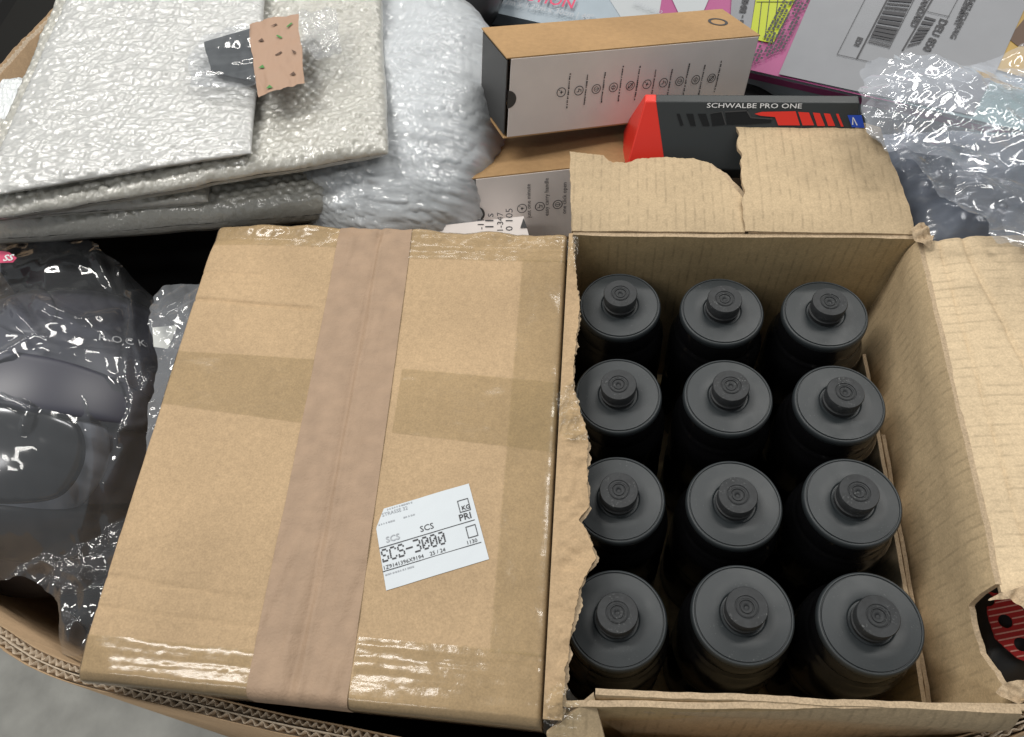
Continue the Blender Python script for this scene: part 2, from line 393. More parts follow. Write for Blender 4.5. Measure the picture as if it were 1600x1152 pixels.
def carton_pt(s, t, off=0.0, rs=.004, rt=.0075):
    x, ds = wrap(s, CW, rs+0*s); y, dt = wrap(t, CL, rt+0*t)
    u = (x/CW)[..., None]; v = (y/CL)[..., None]
    xy = (cBL*(1-u)+cBR*u)*(1-v)+(cFL*(1-u)+cFR*u)*v
    sc = np.clip(1-(ds+dt)/.02, .25, 1)
    # offset pushes outward on the bent edges too
    ox = np.where(s < rs, -1, np.where(s > CW-rs, 1, 0))*np.clip((ds)/rs, 0, 1)*off
    oy = np.where(t < rt, 1, np.where(t > CL-rt, -1, 0))*np.clip((dt)/rt, 0, 1)*off
    z = CZ-ds-dt+h_top(s, t)*sc+off*(1-.7*np.clip((ds+dt)/.01, 0, 1))
    return np.stack([xy[..., 0]+ox, xy[..., 1]+oy, z], -1)
def patch(name, s0, s1, t0, t1, off, mat, parent, res=.0022, wr=None, rot=False):
    """strip conforming to the carton; s0,s1 may be (back,front) pairs, t0,t1 (left,right) pairs"""
    P2 = lambda v: v if isinstance(v, tuple) else (v, v)
    s0, s1, t0, t1 = map(P2, (s0, s1, t0, t1))
    n = max(4, int((max(s1)-min(s0))/res)); m = max(4, int((max(t1)-min(t0))/res))
    a, b = np.meshgrid(np.linspace(0, 1, n), np.linspace(0, 1, m), indexing='ij')
    tt = (t0[0]*(1-a)+t0[1]*a)*(1-b)+(t1[0]*(1-a)+t1[1]*a)*b
    f = np.clip(tt/CL, 0, 1)
    sss = (s0[0]*(1-f)+s0[1]*f)*(1-a)+(s1[0]*(1-f)+s1[1]*f)*a
    P = carton_pt(sss, tt, off)
    if wr is not None: P[..., 2] += np.maximum(wr(sss, tt), -off*.7)
    return grid(name, P, mat, parent, flip=True)
cc = thing('cardboard_carton', 'closed brown carton with pink seam tape and white SCS-3000 label', 'carton', (-.305, -.01, .6))
e = .012
seam = .478*CW
patch('top_flap', -e, seam-.0006, -e, CL+e+.004, 0, KOUT, cc, .0016)
patch('top_flap', seam+.0006, CW+e, -e, CL+e+.004, 0, KOUT, cc, .0016)
# walls under the flaps
def wallbox(name, a, b, z0, z1, th, mat, parent, inx, lean=0.012):
    a = Vector((*a, 0)); b = Vector((*b, 0)); n = Vector((inx[0], inx[1], 0))
    V = []
    for (p, q) in ((0, 0), (1, 0), (1, 1), (0, 1)):
        base = (b if p else a)+n*(th if q else 0)
        V += [(base.x+n.x*lean, base.y+n.y*lean, z0), (base.x, base.y, z1)]
    F = [(0, 2, 3, 1), (2, 4, 5, 3), (4, 6, 7, 5), (6, 0, 1, 7), (1, 3, 5, 7), (0, 6, 4, 2)]
    return mesh(name, V, F, mat, parent, False)
i_ = .0035
wallbox('front_wall', (cFL[0]+i_, cFL[1]+i_), (cFR[0]-i_, cFR[1]+i_), .60, CZ-.006, .004, KOUT, cc, (0, 1), .02)
wallbox('back_wall', (cBL[0]+i_, cBL[1]-i_), (cBR[0]-i_, cBR[1]-i_), .60, CZ-.006, .004, KOUT, cc, (0, -1))
wallbox('side_wall', (cFL[0]+i_, cFL[1]+.03), (cBL[0]+i_, cBL[1]-.02), .60, CZ-.005, .004, KOUT, cc, (1, 0))
wallbox('side_wall', (cFR[0]-i_, cFR[1]+.03), (cBR[0]-i_, cBR[1]-.02), .60, CZ-.005, .004, KOUT, cc, (-1, 0), .003)
# tapes
wrp = lambda s, t: .0012*np.abs(fbm(s*22+t*9, t*55, 60))+.0017*np.clip(crumple(s*1.4+t*.2, t*.5, 63, 18, 70, 6, .4), -.3, .8)*noise(s*20, t*8, 64)+.0011*np.exp(-((s-seam-.004*fbm(t*9, t*0, 61)-.006)/.0024)**2)-.0013*np.exp(-((s-seam-.021+.02*t)/.0018)**2)*noise(t*9, t*0, 66)
patch('kraft_tape', (.365*CW, .385*CW), (.572*CW, .602*CW), -e-.004, CL+e+.006, .0007, PINK, cc, .0016, wrp)
def lw(sd, amp, fs=10, ft=260): return lambda s, t: amp*fbm(s*fs, t*ft, sd, 3)+amp*.6*np.abs(fbm(s*60, t*90, sd+5, 2))
patch('clear_tape', -e, .372*CW, .147, (.198, .208), .0005, CLEAR, cc, .003, lw(70, .00012, 20, 60))
patch('clear_tape', .603*CW, CW+.001, (.152, .160), (.212, .222), .0005, CLEAR, cc, .002, lw(71, .0002, 25, 90))
patch('clear_tape', -e, .366*CW, -e-.006, .026, .0006, CLEAR, cc, .0014, lw(72, .0005, 50, 110))
patch('clear_tape', .573*CW, CW+e, -e-.006, .036, .0006, CLEAR, cc, .0014, lw(73, .0005, 12, 300))
patch('clear_tape', -e, .384*CW, CL-.030, CL+e+.006, .0006, CLEAR, cc, .0014, lw(74, .00045, 9, 240))
patch('clear_tape', .604*CW, CW+e, CL-.046, CL+e+.006, .0006, CLEAR, cc, .0014, lw(75, .0005, 9, 260))
patch('clear_tape', .885*CW, CW+e*.7, .034, CL-.044, .0009, CLEAR, cc, .003, lw(76, .00012, 60, 20))
# paper label with its print
LQ = [at(x, y, CZ+.0016) for x, y in ((585, 798), (728, 755), (764, 873), (602, 921))]
lo = LQ[3]; lu = (LQ[2]-LQ[3]); ln = Vector((0, 0, 1)); LM = frame(lo, lu, ln); LI = LM.inverted()
lw_ = lu.length; lh = (LI @ LQ[1]).y
def surf_z(x, y):
    x = np.asarray(x, float); y = np.asarray(y, float); u = .5+0*x; v = .5+0*x
    for _ in range(6):
        v = ((cBL[1]*(1-u)+cBR[1]*u)-y)/((cBL[1]*(1-u)+cBR[1]*u)-(cFL[1]*(1-u)+cFR[1]*u))
        xl = cBL[0]*(1-v)+cFL[0]*v; xr = cBR[0]*(1-v)+cFR[0]*v; u = (x-xl)/(xr-xl)
    return CZ+h_top(u*CW, v*CL)
def snap(o, off):
    vs_ = o.data.vertices; zz = surf_z([v.co.x for v in vs_], [v.co.y for v in vs_])
    for v, z_ in zip(vs_, zz): v.co.z = z_+off
a, b = np.meshgrid(np.linspace(0, 1, 40), np.linspace(0, 1, 40), indexing='ij')
le = np.interp(b, [0, .78, 1], [0, .02, .13]); uu = le+(1-le)*a
LP_ = np.array([[tuple(LM @ Vector((uu[i, j]*lw_, b[i, j]*lh, 0))) for j in range(40)] for i in range(40)])
LP_[..., 2] = surf_z(LP_[..., 0], LP_[..., 1])+.0005
lab = grid('address_label', LP_, PAPER, cc)
# drop the label onto the carton by a ray down: the carton is flat to 2 mm here
def prt(x0, y0, x1, y1): return (x0*lw_, y0*lh, x1*lw_, y1*lh)
PM = LM @ Matrix.Translation((0, 0, .0003))
quads('rule_line', PM, [prt(.01, .515, .965, .524), prt(.0, .222, .97, .231)], INK, lab)
FONT57 = {'S': ['01110', '10001', '10000', '01110', '00001', '10001', '11110'], 'C': ['01110', '10001', '10000', '10000', '10000', '10001', '01110'],
          '-': ['00000', '00000', '00000', '11111', '00000', '00000', '00000'], '3': ['11110', '00001', '00001', '01110', '00001', '00001', '11110'],
          '0': ['01110', '10001', '10011', '10101', '11001', '10001', '01110']}
rects = []; cx = .02*lw_; cw = .080*lw_; ch = .165*lh
for chh in 'SCS-3000':
    for r, row in enumerate(FONT57[chh]):
        for c, bit in enumerate(row):
            if bit == '1':
                if random.random() < .04: continue
                x = cx+c*cw/6.0; y = .335*lh+(6-r)*ch/7
                rects.append((x, y, x+cw/6*1.05, y+ch/7*.80))
    cx += cw*1.0
quads('dot_matrix_number', PM, rects, INK, lab)
def lt(body, x, y, size, mat=INK, bold=0): text('printed_line', body, size, mat, lab, PM @ Matrix.Translation((x*lw_, y*lh, 0)), bold=bold)
lt('SCS', .09, .56, .0066, INKG, .0001); lt('SCS', .43, .565, .0066, INK); lt('PRI', .82, .555, .0072, INK, .00008)
lt('STRASSE 32', .10, .90, .0040, INKG); lt('1Z9141396X9194', .01, .245, .0042, INK); lt('25 / 24', .47, .245, .0042, INK)
lt('1130', .83, .245, .0042, INK); lt('KG', .87, .68, .0048, INK, .0001)
def sqr(u0, v0, u1, v1, w=.007): return [prt(u0, v0, u0+w, v1), prt(u1-w, v0, u1, v1), prt(u0+w, v0, u1-w, v0+w*1.4), prt(u0+w, v1-w*1.4, u1-w, v1)]
quads('printed_square', PM, sqr(.845, .655, .955, .815)+sqr(.86, .315, .96, .465), INK, lab)
rg = random.Random(4)
for y, x0, x1 in ((.965, .16, .42), (.80, .05, .2), (.80, .30, .42), (.17, .02, .3)):
    quads('faded_print', PM, [prt(x, y, x+rg.uniform(.008, .02), y+.018) for x in np.arange(x0, x1, .024)], INKG, lab)

for ch in list(lab.children): snap(ch, .0009)

# ------------------------------------------------------------------ open carton
oc = thing('open_cardboard_carton', 'open brown carton with torn flaps holding twelve black bottles', 'carton', (.015, .0, .6))
def flap(name, A, B, out, up, prof, th, mat, parent, nu=90, nv=40, jag=0.0, seed=0, endjag=(0, 0), taper=(0, 0), bend=None, wob=.0012, emat=None, top=None):
    """sheet hanging from fold line A-B; prof = [(u 0..1, length m)], bend(v_m,u)->(dout, dup)"""
    A = Vector(A); B = Vector(B); out = Vector(out).normalized(); up = Vector(up).normalized(); Lg = (B-A).length; e_ = (B-A).normalized()
    u = np.linspace(0, 1, nu); ln_ = np.interp(u, [p[0] for p in prof], [p[1] for p in prof])
    ln_ = ln_+jag*(fbm(u*Lg*90, u*0, seed, 4)+.6*fbm(u*Lg*420, u*0, seed+3, 2))
    w = np.linspace(0, 1, nv)
    U, Wv = np.meshgrid(u, w, indexing='ij'); Vv = Wv*ln_[:, None]
    if top is not None:
        v0 = np.interp(u, [p[0] for p in top], [p[1] for p in top]); v0 = v0+(v0 > .003)*.0016*(fbm(u*Lg*90, u*0, seed+20, 4)+.5*fbm(u*Lg*400, u*0, seed+21, 2)); Vv = v0[:, None]+Wv*(ln_-v0)[:, None]
    x0 = taper[0]*Wv+endjag[0]*fbm(Wv*9, Wv*0, seed+7, 4); x1 = taper[1]*Wv+endjag[1]*fbm(Wv*9, Wv*0, seed+8, 4)
    S = x0*(1-U)+U*Lg+x1*U
    do, du = bend(Vv, U) if bend else (Vv, 0*Vv)
    du = du+wob*fbm(S*20, Vv*20, seed+1)+wob*.35*fbm(S*80, Vv*80, seed+2)
    def pts(off):
        return np.array(A)[None, None]+np.array(e_)*S[..., None]+np.array(out)*do[..., None]+np.array(up)*(du+off)[..., None]
    T = pts(0); Bm = pts(-th)
    n, m = T.shape[:2]; V = np.concatenate([T.reshape(-1, 3), Bm.reshape(-1, 3)]); k = n*m
    F1 = gridF(n, m); F2 = gridF(n, m, k)[:, ::-1]
    ring = np.concatenate([np.arange(m), np.arange(1, n)*m+m-1, (n-1)*m+np.arange(m-2, -1, -1), np.arange(n-2, 0, -1)*m])
    r2 = np.roll(ring, -1); FE = np.stack([ring, r2, r2+k, ring+k], 1)
    F = np.concatenate([F1, F2, FE]); fm = [0]*len(F1)+[0]*len(F2)+[1]*len(FE)
    o = mesh(name, V, F, [mat, emat or KEDGE], parent, True, fm)
    md = o.modifiers.new('edge', 'EDGE_SPLIT'); md.split_angle = math.radians(50)
    return o
RB, RF, RLx, RRx = .193, -.190, -.135, .165
H_ = .235
# walls hang down from the rim; the right one leans out near the top
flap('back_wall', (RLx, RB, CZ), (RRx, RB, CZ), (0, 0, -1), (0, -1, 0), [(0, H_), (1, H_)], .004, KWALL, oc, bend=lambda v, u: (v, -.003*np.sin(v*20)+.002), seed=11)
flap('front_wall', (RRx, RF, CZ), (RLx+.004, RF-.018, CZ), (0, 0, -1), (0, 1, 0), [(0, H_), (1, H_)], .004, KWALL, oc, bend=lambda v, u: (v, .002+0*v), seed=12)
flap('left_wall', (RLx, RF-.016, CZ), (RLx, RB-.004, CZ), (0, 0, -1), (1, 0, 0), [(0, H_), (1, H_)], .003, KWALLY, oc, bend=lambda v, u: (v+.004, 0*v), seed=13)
def rbend(v, u):
    r = .022; t = np.clip(v/(r*1.4), 0, 1)
    return v+.0015, -.006*(1-t)**2+.014*ss(.03, .2, v)
def rwprof():
    return [(0, H_), (1, H_)]
RW0, RW1 = RB-.003, RF+.004
wtop = [(0, 0), ((RW0+.112)/(RW0-RW1), 0)]
for x, y in ((1527, 945), (1533, 975), (1546, 1020), (1565, 1048), (1583, 1082)):
    w = onx(x, y, RRx-.001); wtop.append(((RW0-w.y)/(RW0-RW1), max(0, CZ-w.z)))
wtop.append((1, .0))
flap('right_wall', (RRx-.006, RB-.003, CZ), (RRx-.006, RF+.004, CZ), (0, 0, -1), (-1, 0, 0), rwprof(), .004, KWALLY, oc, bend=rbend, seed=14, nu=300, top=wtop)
flap('carton_floor', (RLx+.004, RF, .602), (RRx-.02, RF, .602), (0, 1, 0), (0, 0, 1), [(0, .375), (1, .375)], .003, KWALL, oc, nu=8, nv=8)
# back flap, torn into two pieces
zb_ = CZ+.002
flap('back_flap', (RLx-.001, RB+.002, zb_), (.020, RB+.002, zb_), (0, 1, 0), (0, 0, 1),
     [(0, .104), (.12, .101), (.20, .098), (.24, .088), (.33, .088), (.40, .094), (.55, .096), (.72, .094), (.80, .088), (.88, .070), (.93, .052), (.97, .040), (1, .030)],
     .004, KFLAP, oc, jag=.0016, seed=31, endjag=(.0015, .003), taper=(-.006, .004), bend=lambda v, u: (v, .006*np.sin(np.clip(v/.02, 0, 1.57))-.10*v), nu=150)
flap('back_flap', (.018, RB+.002, zb_+.001), (RRx-.002, RB+.002, zb_), (0, 1, 0), (0, 0, 1),
     [(0, .134), (.5, .136), (.9, .134), (1, .128)], .004, KFLAP, oc, jag=.0008, seed=33, endjag=(.004, .0015), taper=(.001, -.012),
     bend=lambda v, u: (v, .006*np.sin(np.clip(v/.02, 0, 1.57))-.02*v), nu=100)
flap('torn_liner', (RLx-.001, RB+.002, zb_-.0042), (.022, RB+.002, zb_-.0042), (0, 1, 0), (0, 0, 1),
     [(0, .104), (.12, .102), (.20, .1), (.24, .093), (.33, .092), (.40, .096), (.55, .098), (.72, .096), (.80, .092), (.88, .076), (.93, .060), (.97, .046), (1, .034)],
     .0005, KEDGE, oc, jag=.0024, seed=37, endjag=(.0015, .003), taper=(-.005, .006), bend=lambda v, u: (v, .006*np.sin(np.clip(v/.02, 0, 1.57))-.105*v), nu=150)
# right flap
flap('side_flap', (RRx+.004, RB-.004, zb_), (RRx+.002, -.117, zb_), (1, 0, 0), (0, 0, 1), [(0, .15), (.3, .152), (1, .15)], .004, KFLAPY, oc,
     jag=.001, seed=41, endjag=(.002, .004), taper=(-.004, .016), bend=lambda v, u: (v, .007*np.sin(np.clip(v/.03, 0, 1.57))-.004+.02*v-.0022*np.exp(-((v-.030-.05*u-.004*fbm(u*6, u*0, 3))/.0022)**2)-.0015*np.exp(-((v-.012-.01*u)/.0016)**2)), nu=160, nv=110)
# front flap folded out and down
flap('front_flap', (RLx+.030, RF-.010, CZ+.001), (RRx-.004, RF-.0045, CZ+.001), (0, -.12, -.99), (0, -.99, .12), [(0, .05), (.1, .11), (1, .11)], .004, KFLAP, oc,
     jag=.001, seed=51, bend=lambda v, u: (v, .004*np.sin(np.clip(v/.012, 0, 3.14))+0*v), nu=90)
flap('corner_flap', (RLx-.001, RF-.036, CZ-.004), (RLx+.029, RF-.011, CZ+.001), (.25, -.75, -.6), (0, -.6, .75), [(0, .026), (1, .034)], .004, KFLAP, oc,
     jag=.002, seed=53, nu=30, nv=20)
# torn strip left of the bottles: what is left of the fourth flap
strip_px = [(893, 375), (900, 430), (905, 480), (897, 560), (896, 605), (906, 640), (915, 662), (920, 690), (917, 730), (921, 790), (906, 812), (917, 826), (924, 850), (931, 872), (915, 895), (905, 925), (898, 965), (888, 1010), (883, 1060), (880, 1100)]
SA, SB = (RLx-.0035, RB-.002), (RLx-.0035, RF-.028)
prof = []
for x, y in strip_px:
    w = at(x, y, CZ+.003); prof.append(((SA[1]-w.y)/(SA[1]-SB[1]), max(.004, w.x-SA[0])))
prof = sorted(prof)
flap('torn_flap', (*SA, CZ+.003), (*SB, CZ+.003), (1, 0, 0), (0, 0, 1), prof, .0035, KOUT, oc, jag=.0014, seed=61, nu=420, nv=16,
     bend=lambda v, u: (v, -.06*v+.004*fbm(u*30, v*60, 5)*np.clip(v/.01, 0, 1)), wob=.0006)
flap('torn_liner', (*SA, CZ-.0004), (*SB, CZ-.0004), (1, 0, 0), (0, 0, 1), [(p[0], p[1]+.0012) for p in prof], .0005, KEDGE, oc, jag=.0026, seed=67, nu=420, nv=10,
     bend=lambda v, u: (v, -.075*v), wob=.0004)
# film bunched on the torn strip, joining both cartons
def crump_patch(name, px, z, mat, parent, amp=.003, seed=0, res=.0011, f=(40, 260)):
    X = [at(x, y, z) for x, y in px]; xs = [p.x for p in X]; ys = [p.y for p in X]
    gx, gy = np.meshgrid(np.arange(min(xs)-.005, max(xs)+.005, res), np.arange(min(ys)-.005, max(ys)+.005, res), indexing='ij')
    jx, jy = gx+.003*fbm(gx*90, gy*90, seed+1), gy+.003*fbm(gx*90, gy*90, seed+2)
    m = inpoly(jx, jy, [(p.x, p.y) for p in X])
    zz = z+amp*(crumple(gx, gy, seed, f[0], f[1], 7)+.8)
    return grid(name, np.stack([gx, gy, zz], -1), mat, parent, m)
crump_patch('bunched_tape', [(868, 615), (895, 595), (908, 640), (922, 690), (880, 692), (868, 660)], CZ+.0045, CLEAR, oc, .0035, 5)
crump_patch('bunched_tape', [(855, 1075), (880, 1060), (905, 1095), (912, 1125), (895, 1152), (850, 1152)], CZ+.0045, CLEAR, oc, .004, 6)
crump_patch('bunched_tape', [(884, 375), (902, 368), (905, 400), (897, 425), (886, 420)], CZ+.006, CLEAR, oc, .003, 8)
# board dividers beside the right bottles
for (y0, y1, x0, zt) in ((.13, -.19, .1368, .742), (.05, -.182, .1432, .735)):
    flap('board_divider', (x0, y0, zt), (x0, y1, zt), (0, 0, -1), (-1, 0, 0), [(0, .125), (1, .125)], .0032, KFLAPY, oc, jag=.001, seed=int(zt*1000), nu=80, nv=10)
crump_patch('torn_corner', [(1418, 362), (1440, 350), (1458, 372), (1452, 395), (1436, 392), (1425, 380)], CZ+.001, KEDGE, oc, .006, 14, .001, (60, 200))
crump_patch('torn_corner', [(1530, 945), (1545, 930), (1580, 925), (1600, 915), (1640, 915), (1640, 945), (1605, 962), (1580, 940), (1555, 940)], CZ+.004, KEDGE, oc, .005, 15, .001, (40, 200))
crump_patch('torn_corner', [(1545, 1085), (1585, 1060), (1620, 1060), (1620, 1085), (1580, 1105)], CZ-.006, KEDGE, oc, .006, 16, .001, (40, 200))

# ------------------------------------------------------------------ bottles
def lathe(name, prof, mat, parent, seg=64):
    V = []; F = []; n = len(prof)
    for i in range(seg):
        a = 2*math.pi*i/seg; c, s = math.cos(a), math.sin(a)
        V += [(r*c, r*s, z) for r, z in prof]
    for i in range(seg):
        j = (i+1) % seg
        for k in range(n-1): F.append((i*n+k, j*n+k, j*n+k+1, i*n+k+1))
    me = bpy.data.meshes.new(name); me.from_pydata(V, [], F); me.update(); me.materials.append(mat)
    me.polygons.foreach_set('use_smooth', [True]*len(me.polygons))
    o = bpy.data.objects.new(name, me); COL.objects.link(o); o.parent = parent
    md = o.modifiers.new('edge', 'EDGE_SPLIT'); md.split_angle = math.radians(60)
    return o
BZ = .604; HB = .80-BZ         # lid rim at z=.80
def make_bottle():
    r = bpy.data.objects.new('sports_bottle', None); r.empty_display_size = .03; COL.objects.link(r)
    q = HB
    lathe('bottle_body', [(0, 0), (.039, 0), (.0415, .003), (.0424, .006), (.0424, .07), (.040, .078), (.040, .095), (.0424, .103), (.0424, q-.046), (.0420, q-.042), (.0408, q-.038), (.0392, q-.0345), (.0388, q-.0325), (.0386, q-.030), (.0369, q-.0285), (.0368, q-.0270), (.0368, q-.0068), (.0364, q-.0064), (0, q-.0064)], BODY, r)
    pr = [(.0362, q-.0066), (.0370, q-.0060), (.0370, q-.0032), (.0366, q-.0014), (.0358, q-.0003), (.0350, q+.0001), (.0346, q-.0001), (.0343, q-.0010), (.0338, q-.0010), (.0335, q+.0001), (.026, q+.0010), (.0175, q+.0018), (.0165, q+.0014), (.0160, q+.0004), (0, q+.0004)]
    lathe('lid', pr, LID, r)
    t = q+.0180
    sp = lathe('spout', [(.0143, q+.0004), (.0143, q+.004), (.0149, q+.0046), (.0149, q+.0056), (.0134, q+.0062), (.0134, q+.0078), (.0146, q+.0084), (.0149, t-.001), (.0143, t), (.0085, t-.0002), (.0082, t-.0009), (.0076, t-.0009), (.0073, t-.0002), (.0054, t-.0003), (.0050, t-.0012), (.0044, t-.0012), (.0040, t-.0005), (.0022, t-.0005), (.0014, t-.0018), (0, t-.0016)], RUBBER, r)
    v = lathe('valve_ring', [(.0062, t-.0004), (.0064, t+.0001), (.0068, t+.0001), (.0070, t-.0004)], RUBBER, sp, 32)
    return r
proto = make_bottle()
OFF = [[.1, 3.8], [-.9, -.6], [1.4, -3.6], [1., .9], [1., 1.], [-1.5, -.9], [.2, -1.9], [-.4, -.2], [-.7, 1.3], [-1.5, -4.7], [.8, 1.3], [.4, 3.6]]
rown = ['back row', 'second row', 'third row', 'front row']
coln = ['leftmost in the {}, beside the torn strip', 'middle one of the {}', 'rightmost in the {}, beside the right carton wall']
rng = random.Random(3)
for i in range(4):
    for j in range(3):
        k = i*3+j
        if k == 0: r = proto
        else:
            r = proto.copy(); COL.objects.link(r)
            for ch in list(proto.children):
                c = ch.copy(); COL.objects.link(c); c.parent = r
                for g in ch.children:
                    c2 = g.copy(); COL.objects.link(c2); c2.parent = c
        r.location = ((j-1)*.0898+OFF[k][0]*.001, (1.5-i)*.0909+OFF[k][1]*.001, BZ)
        r.rotation_euler = (rng.uniform(-.012, .012), rng.uniform(-.012, .012), rng.uniform(0, 6))
        tag(r, 'black bottle with round spout, '+coln[j].format(rown[i]), 'bottle', 'bottles standing in the open carton')

# ------------------------------------------------------------------ bubble wrap
def pillow(name, Q, th, mat, parent, res=.0022, bub=.0105, amp=.0022, n=14, warp=.003, seed=0, dome=0.0, corn=1.0, crum=0.0, under=True, streak=.0006):
    """Q: 4 points (front-left, front-right, back-right, back-left) on the top face; th thickness"""
    Q = [np.array(q) for q in Q]
    W_ = max(np.linalg.norm(Q[1]-Q[0]), np.linalg.norm(Q[2]-Q[3])); H2 = max(np.linalg.norm(Q[3]-Q[0]), np.linalg.norm(Q[2]-Q[1]))
    def dense(L_):
        k = int(L_/res); t = np.linspace(-1, 1, k); ext = np.array([.985, .992, .996, .9985, .9995, 1.0])
        t = t[np.abs(t) < .98]; return np.concatenate([-ext[::-1], t, ext])
    a, b = np.meshgrid(dense(W_), dense(H2), indexing='ij')
    # rounded plan corners
    aa = a*np.sqrt(np.clip(1-.5*(corn-1)*b*b, .2, 1)); bb = b*np.sqrt(np.clip(1-.5*(corn-1)*a*a, .2, 1))
    u = ((aa+1)/2)[..., None]; v = ((bb+1)/2)[..., None]
    P = (Q[0]*(1-u)+Q[1]*u)*(1-v)+(Q[3]*(1-u)+Q[2]*u)*v
    edge = ((1-np.abs(a)**(n*W_/.3))*(1-np.abs(b)**(n*H2/.3)))**.42
    dm = dome*(1-aa**2)*(1-bb**2)
    X, Y = P[..., 0].copy(), P[..., 1].copy()
    P[..., 0] += warp*fbm(X*9, Y*9, seed+5)*1.5; P[..., 1] += warp*fbm(X*9, Y*9, seed+6)*1.5
    sg = (a*W_*.5*.97, b*H2*.5)
    ca = math.cos(.3+seed); sa = math.sin(.3+seed)
    p = sg[0]*ca+sg[1]*sa; q = -sg[0]*sa+sg[1]*ca
    p = p+.004*fbm(p*20, q*20, seed); q = q+.004*fbm(p*20, q*20, seed+2)
    rr = np.round(q/(bub*.866)); pp = p/bub-.5*(rr % 2); dx = (pp-np.round(pp))*bub; dy = q-rr*bub*.866
    idx = np.round(pp)
    hgt = .5+1.3*_h(idx.astype(np.int64), rr.astype(np.int64), seed+3)
    dd = np.hypot(dx, dy)/(bub*.46); bb_ = np.sqrt(np.clip(1-dd*dd, 0, 1))*hgt*amp
    squash = .85-.5*noise(X*45, Y*45, seed+8)
    wav = warp*fbm(X*13, Y*13, seed+7)+.5*warp*fbm(X*60+Y*20, Y*130, seed+9)+.0016*crumple(X, Y, seed+70, 30, 160, 6)+streak*crumple(X*.45+Y*.1, Y-X*.12, seed+75, 90, 330, 6)
    if crum: wav = wav+crum*crumple(X, Y, seed+90, 16, 120, 7)
    zt = -th/2+th/2*edge+dm+(bb_*squash+wav)*np.clip(edge*1.3, .25, 1)
    T = P.copy(); T[..., 2] += zt
    # bubbles on the bulging rim stick out sideways
    o = grid(name, T, mat, parent)
    Bt = P.copy(); Bt[..., 2] += -th/2-th/2*edge
    st = 4
    k1 = np.unique(np.r_[0:T.shape[0]:st, T.shape[0]-1]); k2 = np.unique(np.r_[0:T.shape[1]:st, T.shape[1]-1])
    Bt = Bt[np.ix_(k1, k2)]
    if under: grid('wrap_underside', Bt, mat, parent, flip=True)
    return o
def pk(name, label, cat, pxs, z, th, mat, seed, group='bubble wrapped parcels at the back left', **kw):
    Q = [at(x, y, zz) for (x, y), zz in zip(pxs, z if isinstance(z, (tuple, list)) else [z]*4)]
    c = sum(Q, Vector())/4
    t = thing(name, label, cat, (c.x, c.y, c.z-th), group)
    pillow('bubble_sheet', Q, th, mat, t, seed=seed, **kw); return t
pk('bubble_wrapped_parcel', 'lowest flat bubble wrap parcel, its folded edge just behind the closed carton', 'parcel', ((-150, 362), (538, 308), (545, 200), (-100, 200)), .835, .042, BUB, 2, bub=.012, amp=.003)
pk('bubble_wrapped_parcel', 'thin folded bubble wrap parcel between the lowest and the wide one', 'parcel', ((-150, 345), (322, 302), (330, 180), (-100, 180)), .853, .020, BUB, 3, bub=.012, amp=.003)
pk('bubble_wrapped_parcel', 'wide bubble wrap parcel lying under the top sheet and the peach paper', 'parcel', ((-70, 338), (604, 228), (588, -130), (140, -140)), (.876, .880, .878, .876), .022, BUB, 4, amp=.0024, res=.0018, bub=.0095)
pk('bubble_wrapped_parcel', 'topmost white bubble wrap sheet, smallest of the flat stack', 'parcel', ((-38, 300), (388, 232), (418, -100), (148, -110)), .894, .012, BUBT, 5, amp=.0009, bub=.0095, warp=.002, streak=.0015, res=.0015)
pk('bubble_wrapped_parcel', 'bluish bubble wrap end poking out at the far left by the box wall', 'parcel', ((-110, 300), (60, 240), (52, 112), (0, 120)), .848, .03, BUBB, 9, bub=.012, amp=.003)
# bulky round one
def bulky(name, label, cen, rad, pexp, mat, seed, rotz=0, bub=.010, amp=.0016, crum=.0035):
    t = thing(name, label, 'parcel', (cen[0], cen[1], cen[2]-rad[2]), 'bubble wrapped parcels at the back left')
    n, m = 300, 420
    la, lo_ = np.meshgrid(np.linspace(-1.1, math.pi/2, n), np.linspace(-math.pi, math.pi, m), indexing='ij')
    sp = lambda c, e_: np.sign(c)*np.abs(c)**e_
    x = sp(np.cos(la), pexp)*sp(np.cos(lo_), pexp); y = sp(np.cos(la), pexp)*sp(np.sin(lo_), pexp); z = sp(np.sin(la), pexp)
    D = np.stack([x, y, z], -1)
    X, Y, Z = x*rad[0], y*rad[1], z*rad[2]
    p = X*1.0+Z*.6; q = Y*1.0+Z*.45
    rr = np.round(q/(bub*.866)); pp = p/bub-.5*(rr % 2); dx = (pp-np.round(pp))*bub; dy = q-rr*bub*.866
    dd = np.hypot(dx, dy)/(bub*.46)
    hg = .3+.9*_h(np.round(pp).astype(np.int64), rr.astype(np.int64), seed)
    h = np.sqrt(np.clip(1-dd*dd, 0, 1))*amp*hg*noise(p*50, q*50, seed)+crum*crumple(p, q, seed+1, 7, 60, 8)+.0009*crumple(p, q, seed+4, 60, 190, 6)+.005*fbm(p*9, q*9, seed+2)
    nn = D/np.linalg.norm(D, axis=-1, keepdims=True)
    c, s = math.cos(rotz), math.sin(rotz)
    X, Y, Z = X+nn[..., 0]*h, Y+nn[..., 1]*h, Z+nn[..., 2]*h
    P = np.stack([cen[0]+X*c-Y*s, cen[1]+X*s+Y*c, cen[2]+Z], -1)
    grid('bubble_sheet', P, mat, t, flip=True)
    h2 = .003+.0030*np.clip(crumple(p, q, seed+31, 14, 150, 9, .3, .75)+.3, 0, 2)
    X, Y, Z = X+nn[..., 0]*h2, Y+nn[..., 1]*h2, Z+nn[..., 2]*h2
    grid('outer_film', np.stack([cen[0]+X*c-Y*s, cen[1]+X*s+Y*c, cen[2]+Z], -1)[60:], FILMW, t, flip=True)
    return t
